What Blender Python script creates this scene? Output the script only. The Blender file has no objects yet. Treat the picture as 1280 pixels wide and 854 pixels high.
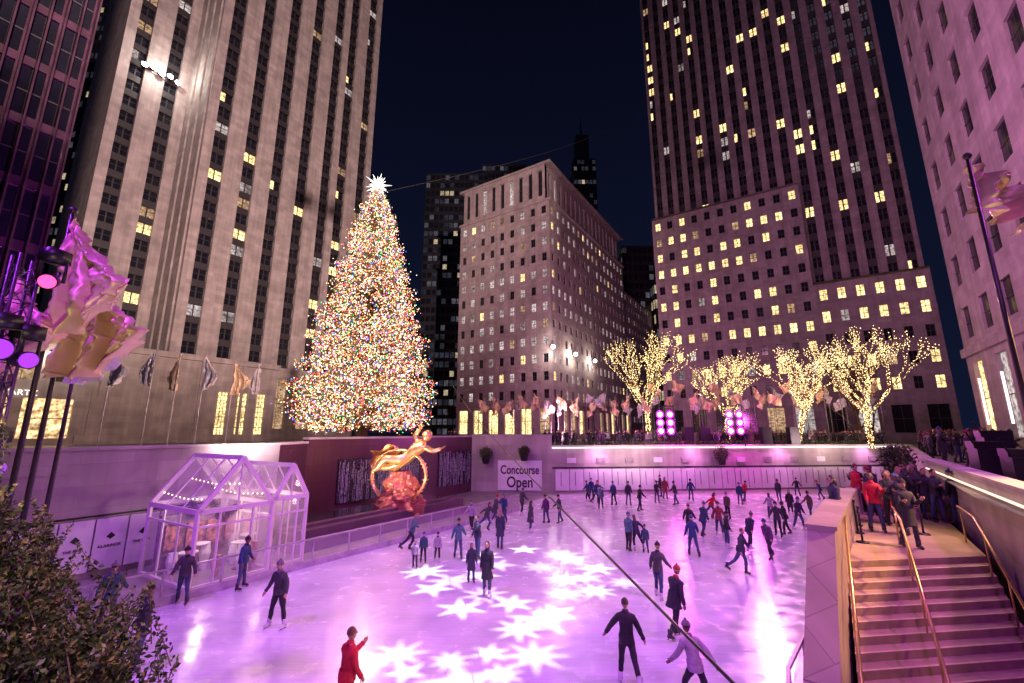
import bpy, math, random
import numpy as np
from mathutils import Vector, Matrix, noise
random.seed(3); rng=np.random.default_rng(5)
th=math.atan(113/545.); H=5.8
ICE=[(-12.1,14.4),(-9.3,12.2),(-11.3,16.4),(-10.2,17.9),(-7.1,14.6),(-3.3,9.9),(-5.0,23.2),(-4.2,20.4),(-4.0,21.2),(-3.4,21.4),(-2.5,21.8),(-1.6,18.6),(-1.6,21.8),(-0.9,17.1),(-0.6,23.6),(-2.4,27.6),(-1.5,27.6),(-1.1,29.9),(-0.5,29.9),(1.1,27.2),(2.2,29.9),(3.1,29.9),(0.7,32.6),(6.4,38.7),(6.9,37.8),(6.8,35.2),(8.2,37.0),(5.8,23.2),(6.2,23.2),(6.5,22.8),(9.4,37.0),(9.5,34.2),(13.4,40.0),(13.2,37.0),(8.6,22.2),(10.8,26.2),(5.2,16.9),(4.7,13.9),(2.7,11.5),(3.9,10.5),(9.5,19.5),(11.8,23.2),(12.0,21.8),(11.0,23.9),(11.7,26.2),(13.5,31.2),(10.0,26.2),(14.6,31.2),(18.4,37),(17.5,31.2),(15,26.2),(15.7,26.6),(17.2,27.8),(20.2,31.2),(19.7,32.6)]
LAND=[(11.8,15.0),(13.3,16.2),(11.1,13.0),(10.0,14.2),(14,18.6),(12.3,14.6),(15.3,16.9),(16.5,18.7),(17.0,19.6),(16.0,18.2)]
STARS=[(-3.0,17.9),(-1.5,22.2),(0,16.5),(2.1,19.0),(.6,23.5),(2.4,22.5),(3.6,20.4),(3.1,17.7),(1.4,15.7),(.2,14.5),(-1.7,16.05),(-3.6,12.5),(-2.6,12.1),(-1.6,12.65),(-.6,13.06),(-.25,12.0),(-1.3,19.5),(-3.7,20.0)]

A=Vector((.543,.840,0)); B=Vector((.840,-.543,0)); UP=Vector((0,0,1))
scene=bpy.context.scene
def link(o,parent=None):
    scene.collection.objects.link(o)
    if parent: o.parent=parent
    return o
def empty(n):
    e=bpy.data.objects.new(n,None); e.empty_display_size=.1; return link(e)
# ---------------- materials
def nt(name):
    m=bpy.data.materials.new(name); m.use_nodes=True
    return m,m.node_tree.nodes,m.node_tree.links,m.node_tree.nodes["Principled BSDF"]
def pm(name,c,rough=.6,metal=0,ns=3.,na=.25,bump=.1,bs=None,trans=0,alpha=1,spec=.5):
    m,N,L,b=nt(name)
    b.inputs['Roughness'].default_value=rough; b.inputs['Metallic'].default_value=metal
    b.inputs['Specular IOR Level'].default_value=spec
    tc=N.new('ShaderNodeTexCoord'); n=N.new('ShaderNodeTexNoise'); n.inputs['Scale'].default_value=ns; n.inputs['Detail'].default_value=3
    L.new(tc.outputs['Object'],n.inputs['Vector'])
    r=N.new('ShaderNodeMapRange'); r.inputs[3].default_value=1-na; r.inputs[4].default_value=1+na
    r.inputs[1].default_value=.3;r.inputs[2].default_value=.7
    L.new(n.outputs[0],r.inputs[0])
    mx=N.new('ShaderNodeVectorMath'); mx.operation='SCALE'; mx.inputs[0].default_value=c
    L.new(r.outputs[0],mx.inputs['Scale']); L.new(mx.outputs[0],b.inputs['Base Color'])
    if bump:
        n2=N.new('ShaderNodeTexNoise'); n2.inputs['Scale'].default_value=bs or ns*6; n2.inputs['Detail'].default_value=2
        L.new(tc.outputs['Object'],n2.inputs['Vector'])
        bp=N.new('ShaderNodeBump'); bp.inputs['Strength'].default_value=bump; bp.inputs['Distance'].default_value=.03
        L.new(n2.outputs[0],bp.inputs['Height']); L.new(bp.outputs[0],b.inputs['Normal'])
    if trans: b.inputs['Transmission Weight'].default_value=trans
    b.inputs['Alpha'].default_value=alpha
    return m
def stone(name,c,bw=1.6,bh=.75,rough=.75,joint=.7,spec=.4):
    m,N,L,b=nt(name); b.inputs['Roughness'].default_value=rough; b.inputs['Specular IOR Level'].default_value=spec
    tc=N.new('ShaderNodeTexCoord'); br=N.new('ShaderNodeTexBrick'); L.new(tc.outputs['UV'],br.inputs['Vector'])
    br.inputs['Scale'].default_value=1; br.inputs['Brick Width'].default_value=bw; br.inputs['Row Height'].default_value=bh
    br.inputs['Mortar Size'].default_value=.012; br.inputs['Bias'].default_value=0
    br.inputs['Color1'].default_value=(*[x*.86 for x in c],1); br.inputs['Color2'].default_value=(*[x*1.1 for x in c],1); br.inputs['Mortar'].default_value=(*[x*joint for x in c],1)
    n=N.new('ShaderNodeTexNoise'); n.inputs['Scale'].default_value=.35; n.inputs['Detail'].default_value=4; L.new(tc.outputs['Object'],n.inputs['Vector'])
    r=N.new('ShaderNodeMapRange'); r.inputs[1].default_value=.3;r.inputs[2].default_value=.7;r.inputs[3].default_value=.78;r.inputs[4].default_value=1.12; L.new(n.outputs[0],r.inputs[0])
    # vertical weather streaks
    mp=N.new('ShaderNodeMapping'); mp.inputs['Scale'].default_value=(1.1,.06,1); L.new(tc.outputs['UV'],mp.inputs['Vector'])
    n2=N.new('ShaderNodeTexNoise'); n2.inputs['Scale'].default_value=1.2; n2.inputs['Detail'].default_value=3; L.new(mp.outputs[0],n2.inputs['Vector'])
    r2=N.new('ShaderNodeMapRange'); r2.inputs[1].default_value=.35;r2.inputs[2].default_value=.65;r2.inputs[3].default_value=.84;r2.inputs[4].default_value=1.06; L.new(n2.outputs[0],r2.inputs[0])
    mm=N.new('ShaderNodeMath'); mm.operation='MULTIPLY'; L.new(r.outputs[0],mm.inputs[0]); L.new(r2.outputs[0],mm.inputs[1])
    mx=N.new('ShaderNodeVectorMath'); mx.operation='SCALE'; L.new(br.outputs['Color'],mx.inputs[0]); L.new(mm.outputs[0],mx.inputs['Scale'])
    L.new(mx.outputs[0],b.inputs['Base Color'])
    return m
def em(name,c,s,sample=False,var=0,vs=.3):
    m=bpy.data.materials.new(name); m.use_nodes=True; N=m.node_tree.nodes; L=m.node_tree.links; N.clear()
    o=N.new('ShaderNodeOutputMaterial'); e=N.new('ShaderNodeEmission'); e.inputs[0].default_value=(*c,1); e.inputs[1].default_value=s
    L.new(e.outputs[0],o.inputs[0])
    if var:
        tc=N.new('ShaderNodeTexCoord'); n=N.new('ShaderNodeTexNoise'); n.inputs['Scale'].default_value=vs; n.inputs['Detail'].default_value=2
        L.new(tc.outputs['UV'],n.inputs['Vector'])
        r=N.new('ShaderNodeMapRange'); r.inputs[1].default_value=.3;r.inputs[2].default_value=.7;r.inputs[3].default_value=s*(1-var);r.inputs[4].default_value=s*(1+var)
        L.new(n.outputs[0],r.inputs[0]); 
        w=N.new('ShaderNodeTexNoise'); w.inputs['Scale'].default_value=2.2; w.inputs['Detail'].default_value=2; L.new(tc.outputs['UV'],w.inputs['Vector'])
        r2=N.new('ShaderNodeMapRange'); r2.inputs[1].default_value=.35;r2.inputs[2].default_value=.6;r2.inputs[3].default_value=.35;r2.inputs[4].default_value=1.3; L.new(w.outputs[0],r2.inputs[0])
        mm=N.new('ShaderNodeMath'); mm.operation='MULTIPLY'; L.new(r.outputs[0],mm.inputs[0]); L.new(r2.outputs[0],mm.inputs[1]); L.new(mm.outputs[0],e.inputs[1])
    m.cycles.emission_sampling='FRONT' if sample else 'NONE'
    return m
# ---------------- mesh builder
class MB:
    def __init__(s): s.v=[];s.f=[];s.m=[]
    def quad(s,a,b,c,d,m=0):
        q=len(s.v); s.v+=[Vector(a),Vector(b),Vector(c),Vector(d)]; s.f.append((q,q+1,q+2,q+3)); s.m.append(m)
    def prism(s,poly,z0,z1,m=0,bottom=True):
        q=len(s.v);n=len(poly)
        for z in (z0,z1):
            for i,p in enumerate(poly): s.v.append(Vector((p[0],p[1],z[i] if isinstance(z,(list,tuple)) else z)))
        for i in range(n):
            j=(i+1)%n; s.f.append((q+i,q+j,q+n+j,q+n+i)); s.m.append(m)
        s.f.append(tuple(range(q+n,q+2*n))); s.m.append(m)
        if bottom: s.f.append(tuple(range(q,q+n))[::-1]); s.m.append(m)
    def obox(s,o,du,w,dn,d,z0,z1,m=0):
        o=Vector((o[0],o[1],0));du=Vector((du[0],du[1],0));dn=Vector((dn[0],dn[1],0))
        pts=[o,o+du*w,o+du*w+dn*d,o+dn*d]
        cr=du.cross(dn).z
        if cr*w*d<0: pts=pts[::-1]
        s.prism([(p.x,p.y) for p in pts],z0,z1,m)
    def beam(s,a,b,w=.05,h=None,m=0):
        a=Vector(a);b=Vector(b);h=h or w
        d=(b-a).normalized(); x=d.cross(UP)
        x=x.normalized() if x.length>.01 else Vector((1,0,0)); y=x.cross(d)
        c=[(-1,-1),(1,-1),(1,1),(-1,1)]; q=len(s.v)
        for p in (a,b):
            for i,j in c: s.v.append(p+x*i*w/2+y*j*h/2)
        for i in range(4):
            j=(i+1)%4; s.f.append((q+i,q+j,q+4+j,q+4+i));s.m.append(m)
        s.f.append((q+3,q+2,q+1,q));s.f.append((q+4,q+5,q+6,q+7));s.m+=[m,m]
    def tube(s,pts,rad,n=6,m=0,cap=True):
        base=len(s.v); prev=None
        if not isinstance(rad,(list,tuple)): rad=[rad]*len(pts)
        for i,p in enumerate(pts):
            p=Vector(p)
            d=(Vector(pts[min(i+1,len(pts)-1)])-Vector(pts[max(i-1,0)])).normalized()
            a=d.orthogonal().normalized() if prev is None else (prev-d*prev.dot(d)).normalized()
            prev=a; b=d.cross(a)
            for k in range(n):
                t=2*math.pi*k/n
                s.v.append(p+(a*math.cos(t)+b*math.sin(t))*rad[i])
        for i in range(len(pts)-1):
            for k in range(n):
                q=base+i*n
                s.f.append((q+k,q+(k+1)%n,q+n+(k+1)%n,q+n+k)); s.m.append(m)
        if cap:
            s.f.append(tuple(base+k for k in range(n))[::-1]); s.m.append(m)
            q=base+(len(pts)-1)*n
            s.f.append(tuple(q+k for k in range(n))); s.m.append(m)
    def ell(s,c,r,seg=10,rings=7,m=0,mat=None,zmin=-1,zmax=1):
        base=len(s.v); c=Vector(c)
        if not isinstance(r,(list,tuple)): r=(r,r,r)
        for i in range(rings+1):
            ph=-math.pi/2+math.pi*i/rings
            z=max(zmin,min(zmax,math.sin(ph))); cr=math.cos(ph) if zmin<math.sin(ph)<zmax else math.sqrt(max(0,1-z*z))
            for k in range(seg):
                t=2*math.pi*k/seg
                p=Vector((r[0]*cr*math.cos(t),r[1]*cr*math.sin(t),r[2]*z))
                if mat: p=mat@p
                s.v.append(c+p)
        for i in range(rings):
            for k in range(seg):
                q=base+i*seg
                s.f.append((q+k,q+(k+1)%seg,q+seg+(k+1)%seg,q+seg+k)); s.m.append(m)
    def grid(s,fn,nu,nv,m=0):
        q=len(s.v)
        for i in range(nu+1):
            for j in range(nv+1): s.v.append(Vector(fn(i/nu,j/nv)))
        for i in range(nu):
            for j in range(nv):
                a=q+i*(nv+1)+j; s.f.append((a,a+nv+1,a+nv+2,a+1)); s.m.append(m)
def finish(mb,name,mats,parent=None,smooth=False,uv=False):
    me=bpy.data.meshes.new(name); me.from_pydata([tuple(v) for v in mb.v],[],mb.f)
    for m in mats: me.materials.append(m)
    me.polygons.foreach_set('material_index',mb.m)
    if smooth: me.polygons.foreach_set('use_smooth',[True]*len(mb.f))
    me.update()
    if uv:
        l=me.uv_layers.new(name="UVMap"); nl=len(me.loops)
        vi=np.empty(nl,dtype=np.int32); me.loops.foreach_get('vertex_index',vi)
        co=np.empty(len(me.vertices)*3); me.vertices.foreach_get('co',co); co=co.reshape(-1,3)
        pn=np.empty(len(me.polygons)*3); me.polygons.foreach_get('normal',pn); pn=pn.reshape(-1,3)
        lt=np.empty(len(me.polygons),dtype=np.int32); me.polygons.foreach_get('loop_total',lt)
        n=np.repeat(pn,lt,axis=0); c=co[vi]
        t=np.stack([-n[:,1],n[:,0]],1); t/=np.maximum(np.linalg.norm(t,axis=1,keepdims=True),1e-6)
        flat=np.abs(n[:,2])>.7
        u=np.where(flat,c[:,0],(c[:,:2]*t).sum(1)); v=np.where(flat,c[:,1],c[:,2])
        l.data.foreach_set('uv',np.stack([u,v],1).ravel())
    return link(bpy.data.objects.new(name,me),parent)
OCT=(np.array([(1,0,0),(-1,0,0),(0,1,0),(0,-1,0),(0,0,1),(0,0,-1)],float),np.array([(0,2,4),(2,1,4),(1,3,4),(3,0,4),(2,0,5),(1,2,5),(3,1,5),(0,3,5)]))
def scatter(name,tmpl,pos,sc,mi,mats,parent=None,rot=False):
    V,F=tmpl; pos=np.asarray(pos,float); n=len(pos); sc=np.asarray(sc,float)
    if sc.ndim==1: sc=sc[:,None]
    VV=np.repeat(V[None],n,0)
    VV=VV*sc[:,None,:]
    if rot:
        q=rng.normal(size=(n,4)); q/=np.linalg.norm(q,axis=1,keepdims=True); w,x,y,z=q.T
        R=np.stack([1-2*(y*y+z*z),2*(x*y-z*w),2*(x*z+y*w),2*(x*y+z*w),1-2*(x*x+z*z),2*(y*z-x*w),2*(x*z-y*w),2*(y*z+x*w),1-2*(x*x+y*y)],1).reshape(-1,3,3)
        VV=np.einsum('nij,nkj->nki',R,VV)
    VV=VV+pos[:,None,:]
    k=len(V); FF=(F[None]+(np.arange(n)*k)[:,None,None]).reshape(-1,F.shape[1])
    me=bpy.data.meshes.new(name); nf=len(FF); w=F.shape[1]
    me.vertices.add(n*k); me.vertices.foreach_set('co',VV.ravel())
    me.loops.add(nf*w); me.loops.foreach_set('vertex_index',FF.ravel().astype(np.int32))
    me.polygons.add(nf); me.polygons.foreach_set('loop_start',np.arange(nf,dtype=np.int32)*w)
    for m in mats: me.materials.append(m)
    me.polygons.foreach_set('material_index',np.repeat(np.asarray(mi),len(F)).astype(np.int32))
    me.update(calc_edges=True); me.validate()
    return link(bpy.data.objects.new(name,me),parent)
# ---------------- lamps
def aim(o,t):
    o.rotation_euler=(Vector(t)-o.location).to_track_quat('-Z','Y').to_euler()
def spot(name,loc,tgt,W,c,ang=60,blend=.6,r=.3,parent=None):
    l=bpy.data.lights.new(name,'SPOT'); l.energy=W;l.color=c;l.spot_size=math.radians(ang);l.spot_blend=blend;l.shadow_soft_size=r
    o=link(bpy.data.objects.new(name,l)); o.location=loc; aim(o,tgt)
    return o
def point(name,loc,W,c,r=.2):
    l=bpy.data.lights.new(name,'POINT'); l.energy=W;l.color=c;l.shadow_soft_size=r
    o=link(bpy.data.objects.new(name,l)); o.location=loc; return o
# ---------------- common materials
WARM=em("window_lit_warm",(1,.70,.30),1.9,var=.45)
WARM2=em("window_lit_dim",(1,.62,.35),.5,var=.6)
COOL=em("window_lit_pale",(1,.82,.80),.5,var=.7)
GLASS=pm("window_glass_dark",(.012,.013,.02),.12,0,.5,.3,0)
FRAME=pm("window_frame",(.035,.03,.035),.5,bump=0)
DARK=pm("dark_metal",(.03,.03,.035),.4,.6)
LIME=stone("limestone",(.42,.365,.35),1.8,.9,joint=.82)
LIME2=stone("limestone_grey",(.30,.25,.26),1.2,.6,joint=.82)
LIME3=stone("limestone_mid",(.33,.28,.28),1.2,.6,joint=.82)
WMATS=[LIME,GLASS,WARM,WARM2,COOL,FRAME]
def pick(p):
    r=random.random()
    if r<p[0]: return 2
    if r<p[0]+p[1]: return 3
    if r<p[0]+p[1]+p[2]: return 4
    return 1
def facade(mb,o,du,w,z0,z1,cols,rows,ww=.5,wh=.55,dep=.3,p=(.1,.1,.1),sash=True,strip=False,pw=None,wall=0,gl=None):
    o=Vector((o[0],o[1],0)); n=Vector((du.y,-du.x,0)); cw=w/cols; rh=(z1-z0)/rows
    def pt(x,z,d=0): return o+du*x+UP*z-n*d
    rowf=[random.choice((.4,.8,1,1,1.6)) for _ in range(rows)]
    for c in range(cols):
        xa=c*cw; a=xa+cw*(1-ww)/2; b=xa+cw*(1+ww)/2; xe=xa+cw
        mb.quad(pt(xa,z0),pt(a,z0),pt(a,z1),pt(xa,z1),wall); mb.quad(pt(b,z0),pt(xe,z0),pt(xe,z1),pt(b,z1),wall)
        if strip:
            mb.quad(pt(a,z0),pt(a,z0,dep),pt(a,z1,dep),pt(a,z1),wall); mb.quad(pt(b,z0,dep),pt(b,z0),pt(b,z1),pt(b,z1,dep),wall)
        for r in range(rows):
            za=z0+r*rh; c0=za+rh*(1-wh)*.5; d0=za+rh*(1+wh)*.5; zt=za+rh
            g=pick([q*rowf[r] for q in p]) if gl is None else gl
            if strip:
                mb.quad(pt(a,za,dep*.6),pt(b,za,dep*.6),pt(b,c0,dep*.6),pt(a,c0,dep*.6),5)
                mb.quad(pt(a,d0,dep*.6),pt(b,d0,dep*.6),pt(b,zt,dep*.6),pt(a,zt,dep*.6),5)
                mb.quad(pt(a,c0,dep*.6),pt(b,c0,dep*.6),pt(b,c0,dep),pt(a,c0,dep),5)
                mid=(a+b)/2
                g2=g if random.random()<.7 else 1
                mb.quad(pt(a,c0,dep),pt(mid,c0,dep),pt(mid,d0,dep),pt(a,d0,dep),g)
                mb.quad(pt(mid,c0,dep),pt(b,c0,dep),pt(b,d0,dep),pt(mid,d0,dep),g2)
                if sash:
                    mb.quad(pt(mid-.12,c0,dep-.08),pt(mid+.12,c0,dep-.08),pt(mid+.12,d0,dep-.08),pt(mid-.12,d0,dep-.08),5)
                    zm=(c0+d0)/2+.2
                    mb.quad(pt(a,zm-.05,dep-.05),pt(b,zm-.05,dep-.05),pt(b,zm+.05,dep-.05),pt(a,zm+.05,dep-.05),5)
            else:
                mb.quad(pt(a,za),pt(b,za),pt(b,c0),pt(a,c0),wall); mb.quad(pt(a,d0),pt(b,d0),pt(b,zt),pt(a,zt),wall)
                mb.quad(pt(a,c0),pt(b,c0),pt(b,c0,dep),pt(a,c0,dep),wall); mb.quad(pt(a,d0,dep),pt(b,d0,dep),pt(b,d0),pt(a,d0),wall)
                mb.quad(pt(a,c0),pt(a,c0,dep),pt(a,d0,dep),pt(a,d0),wall); mb.quad(pt(b,c0,dep),pt(b,c0),pt(b,d0),pt(b,d0,dep),wall)
                mb.quad(pt(a,c0,dep),pt(b,c0,dep),pt(b,d0,dep),pt(a,d0,dep),g)
                if sash:
                    zm=c0+(d0-c0)*.5; xm=(a+b)/2
                    mb.quad(pt(a,zm-.05,dep-.06),pt(b,zm-.05,dep-.06),pt(b,zm+.05,dep-.06),pt(a,zm+.05,dep-.06),5)
                    mb.quad(pt(xm-.04,c0,dep-.05),pt(xm+.04,c0,dep-.05),pt(xm+.04,d0,dep-.05),pt(xm-.04,d0,dep-.05),5)
def plain(mb,o,du,w,z0,z1,m=0):
    o=Vector((o[0],o[1],0)); mb.quad(o+UP*z0,o+du*w+UP*z0,o+du*w+UP*z1,o+UP*z1,m)
def shell(mb,o,du,w,dep,z0,z1,skip=(),m=0):
    n=Vector((du.y,-du.x,0)); o=Vector((o[0],o[1],0)); q=o-n*dep
    if 'front' not in skip: plain(mb,o,du,w,z0,z1,m)
    if 'left' not in skip: plain(mb,q,n,dep,z0,z1,m)
    if 'right' not in skip: plain(mb,o+du*w,-n,dep,z0,z1,m)
    plain(mb,q+du*w,-du,w,z0,z1,m)
    mb.quad(o+UP*z1,o+du*w+UP*z1,q+du*w+UP*z1,q+UP*z1,m)

# ============ GROUND
PZ=4.1
pit=[(-24,7),(-5.6,4.7),(-2.5,3.3),(-1.8,2.5),(5.6,2.3),(12.3,12.2),(19.5,21.4),(43,49),(4,45),(-4.1,45.8),(-13.6,29.8),(-13.4,25.9),(-17.6,18.6)]
def sheet_with_hole(name,hole,R,z,mat):
    cu=bpy.data.curves.new(name,'CURVE'); cu.dimensions='2D'; cu.fill_mode='BOTH'
    for poly in ([(-R,-R),(R,-R),(R,R),(-R,R)],hole):
        s=cu.splines.new('POLY'); s.points.add(len(poly)-1); s.use_cyclic_u=True
        for p,q in zip(s.points,poly): p.co=(q[0],q[1],0,1)
    o=bpy.data.objects.new(name,cu); scene.collection.objects.link(o); bpy.context.view_layer.update()
    me=bpy.data.meshes.new_from_object(o.evaluated_get(bpy.context.evaluated_depsgraph_get()))
    bpy.data.objects.remove(o); me.materials.clear(); me.materials.append(mat); me.name=name
    n=bpy.data.objects.new(name,me); n.location.z=z; return link(n)
PAVE=pm("plaza_paving",(.16,.15,.15),.45,0,.8,.3,.15,8)
sheet_with_hole("ground",pit,600,PZ,PAVE)
mb=MB(); q=[(-26,0),(45,0),(48,52),(-26,52)]
mb.quad(*[(x,y,-.02) for x,y in q]); finish(mb,"pavement",[pm("rink_side_paving",(.25,.24,.24),.4,0,1.2,.3,.15,9)])
# ice
m,N,L,b=nt("ice_surface")
tc=N.new('ShaderNodeTexCoord')
n1=N.new('ShaderNodeTexNoise');n1.inputs['Scale'].default_value=.6;n1.inputs['Detail'].default_value=7;L.new(tc.outputs['Object'],n1.inputs['Vector'])
cr=N.new('ShaderNodeValToRGB');cr.color_ramp.elements[0].position=.3;cr.color_ramp.elements[0].color=(.55,.57,.65,1);cr.color_ramp.elements[1].position=.7;cr.color_ramp.elements[1].color=(.80,.83,.90,1)
L.new(n1.outputs[0],cr.inputs[0])
# skate-cut lines in the surface colour: fine stretched noise
mpc=N.new('ShaderNodeMapping');mpc.inputs['Rotation'].default_value=(0,0,.9);mpc.inputs['Scale'].default_value=(1.2,22,1);L.new(tc.outputs['Object'],mpc.inputs['Vector'])
nc=N.new('ShaderNodeTexNoise');nc.inputs['Scale'].default_value=.6;nc.inputs['Detail'].default_value=4;nc.inputs['Distortion'].default_value=1.2;L.new(mpc.outputs[0],nc.inputs['Vector'])
rc=N.new('ShaderNodeMapRange');rc.inputs[1].default_value=.3;rc.inputs[2].default_value=.7;rc.inputs[3].default_value=.88;rc.inputs[4].default_value=1.08;L.new(nc.outputs[0],rc.inputs[0])
mc=N.new('ShaderNodeVectorMath');mc.operation='SCALE';L.new(cr.outputs[0],mc.inputs[0]);L.new(rc.outputs[0],mc.inputs['Scale']);L.new(mc.outputs[0],b.inputs['Base Color'])
mr=N.new('ShaderNodeMapRange');mr.inputs[1].default_value=.35;mr.inputs[2].default_value=.65;mr.inputs[3].default_value=.07;mr.inputs[4].default_value=.30
n3=N.new('ShaderNodeTexNoise');n3.inputs['Scale'].default_value=1.7;n3.inputs['Detail'].default_value=8;L.new(tc.outputs['Object'],n3.inputs['Vector'])
L.new(n3.outputs[0],mr.inputs[0]);L.new(mr.outputs[0],b.inputs['Roughness'])
b.inputs['Specular IOR Level'].default_value=.8
bps=None
for ang,s in ((.3,(3,60,1)),(1.5,(4,70,1)),(2.4,(2.5,50,1))):
    mp=N.new('ShaderNodeMapping');mp.inputs['Rotation'].default_value=(0,0,ang);mp.inputs['Scale'].default_value=s;L.new(tc.outputs['Object'],mp.inputs['Vector'])
    nn=N.new('ShaderNodeTexNoise');nn.inputs['Scale'].default_value=.5;nn.inputs['Distortion'].default_value=.6;L.new(mp.outputs[0],nn.inputs['Vector'])
    bp=N.new('ShaderNodeBump');bp.inputs['Strength'].default_value=.24;bp.inputs['Distance'].default_value=.009;L.new(nn.outputs[0],bp.inputs['Height'])
    if bps: L.new(bps.outputs[0],bp.inputs['Normal'])
    bps=bp
L.new(bps.outputs[0],b.inputs['Normal'])
ICEM=m
icepoly=[(-17,8.5),(-8,2),(4,1.5),(5.2,8.2),(12.4,17.4),(20,27),(34,43),(3.5,43),(-1.6,31.4)]
mb=MB(); mb.prism(icepoly,-.01,.03); finish(mb,"ice_rink",[ICEM])
# ============ PIT WALLS
WALLST=stone("pit_wall_limestone",(.42,.38,.36),1.8,.9,joint=.82)
CONC=stone("coping_stone",(.45,.41,.40),2.2,.5)
WHITE=pm("white_panel",(.75,.75,.78),.4,0,.6,.12,.03)
BLACK=pm("black_paint",(.02,.02,.02),.5)
def wall_line(name,p,q,z0,z1,t=.4,mat=WALLST,cop=True,side=1):
    p=Vector((*p,0));q=Vector((*q,0));d=(q-p).normalized();w=(q-p).length;n=Vector((-d.y,d.x,0))*side
    mb=MB(); mb.obox(p,d,w,n,t,z0,z1,0)
    if cop: mb.obox(p-n*.06,d,w,n,t+.12,z1,z1+.14,1)
    return finish(mb,name,[mat,CONC],uv=True),p,q,d,n
wl=empty("sandstone_wall")
o,p,q,d,n=wall_line("wall_body",(-25.5,4.9),(-13.4,25.9),-.02,5.05,.5); o.parent=wl
mb=MB(); n=B
base=Vector((-17.6,18.6,0))
for i in range(-4,4):
    s=base+d*(i*1.12-.4)
    mb.obox(s+n*.05,d,1.06,n,.06,.25,2.25,0)
mb.obox(base-d*5.2+n*.03,d,10,n,.03,2.35,2.42,1)
finish(mb,"banner_panels",[WHITE,DARK],wl)
def text(s,name,loc,size,d,mat,parent=None,ext=.01,align='CENTER',off=0,sy=1):
    cu=bpy.data.curves.new(name,'FONT'); cu.body=s; cu.size=size; cu.extrude=ext; cu.align_x=align; cu.offset=off
    o=bpy.data.objects.new(name,cu); scene.collection.objects.link(o); bpy.context.view_layer.update()
    me=bpy.data.meshes.new_from_object(o.evaluated_get(bpy.context.evaluated_depsgraph_get())); bpy.data.objects.remove(o)
    me.materials.clear(); me.materials.append(mat)
    o=link(bpy.data.objects.new(name,me),parent)
    o.matrix_world=Matrix.Translation(loc)@Matrix(((d.x,0,d.y,0),(d.y,0,-d.x,0),(0,sy,0,0),(0,0,0,1)))
    return o
for i,(s,sz) in enumerate((("KLARINOS",.16),("THE RINK",.14),("KLARINOS",.16),("THE RINK",.14))):
    c=base+d*(i*1.12-1.12-.4+.53)+n*.125+UP*1.1
    text(s,"logo_text",c,sz,d,BLACK,wl)
    mb2=MB(); k=c+UP*.42
    mb2.quad(k-d*.15-UP*.0,k+UP*-.12,k+d*.15,k+UP*.16,0); finish(mb2,"logo_mark",[BLACK],wl)
GRAN=stone("red_granite",(.085,.03,.05),2.4,1.2,rough=.22,spec=.6)
rw=empty("red_granite_wall")
o,p,q,d,n=wall_line("wall_body",(-13.6,29.8),(-4.1,45.8),-.02,5.3,.5,GRAN); o.parent=rw
o,*_=wall_line("wall_return",(-13.4,25.9),(-13.6,29.8),-.02,5.05,.5,GRAN); o.parent=rw
WATER=pm("falling_water",(.015,.015,.02),.2,0,9,.9,.6,12)
mb=MB()
for t0,t1,z0,z1 in ((2.5,10.9,.9,3.9),(13.4,18.2,.9,4.0)):
    mb.obox(p+d*t0+B*.02,d,t1-t0,B,.08,z0,z1,1)
    k=t0+.1
    while k<t1-.1:
        zz=z0+random.random()*1.6 if random.random()<.5 else z0
        zt=z1-.9*random.random()**2-.05
        if zt>zz+.3: mb.obox(p+d*k+B*.1,d,.015+random.random()**2.5*.07,B,.04,zz,zt,0)
        k+=.07+random.random()*.13
finish(mb,"waterfall_panels",[pm("water_streak",(.28,.26,.33),.15,0,7,.9,.5),WATER],rw)
o,p,q,d,n=wall_line("limestone_wall",(-4.1,45.8),(4.0,45.0),-.02,5.4,.5)
sg=empty("concourse_sign"); mb=MB(); sd=(Vector((4,45,0))-Vector((-4.1,45.8,0))).normalized(); sn=Vector((sd.y,-sd.x,0))
c0=Vector((-1.4,45.53,0))
mb.obox(c0+sn*.08,sd,4.4,sn,.08,.15,3.0,0); finish(mb,"sign_board",[WHITE],sg)
text("Concourse","sign_text_top",c0+sd*2.2+sn*.175+UP*1.72,.86,sd,BLACK,sg,off=.018,sy=1.35); text("Open","sign_text_bottom",c0+sd*2.2+sn*.175+UP*.45,1.15,sd,BLACK,sg,off=.022,sy=1.25)
fw=empty("rink_end_wall")
o,p,q,d,n=wall_line("wall_body",(4,45),(43,49),-.02,4.35,.5); o.parent=fw
fn=Vector((d.y,-d.x,0))
mb=MB()
for i in range(26):
    s=p+d*(.3+i*1.45)
    mb.obox(s+fn*.04,d,1.36,fn,.08,.15,2.15,0)
    mb.obox(s+d*.52+fn*.13,d,.05,fn,.01,.6,1.9,1)
mb.obox(p+fn*.03,d,38.6,fn,.06,2.25,2.36,1)
for i in range(13):
    mb.obox(p+d*(1.5+i*3)+fn*.03,d,.9,fn,.1,2.75,3.25,2 if i%3 else 0)
finish(mb,"wall_panels",[WHITE,DARK,pm("wall_plaque",(.28,.24,.26),.5)],fw)
mb=MB(); mb.obox(p+fn*.12,d,38.8,fn,.08,4.2,4.28,0); finish(mb,"led_strip",[em("led_white",(1,.80,.78),3)],fw)
o,p,q,d,n=wall_line("stair_side_wall",(5.6,2.3),(19.5,21.4),-.02,4.45,.4,side=-1)
mb=MB(); mb.obox(p+Vector((-d.y,d.x,0))*.1,d,22,Vector((-d.y,d.x,0)),.04,4.2,4.25,0); led=finish(mb,"led_strip",[em("led_warm",(1,.66,.48),2)],o)
o,*_=wall_line("rink_side_wall",(19.5,21.4),(43,49),-.02,4.35,.4,side=-1)
o,*_=wall_line("rink_near_wall",(-24,7),(-5.6,4.7),-.02,4.2,.4,side=-1,cop=False)
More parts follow.
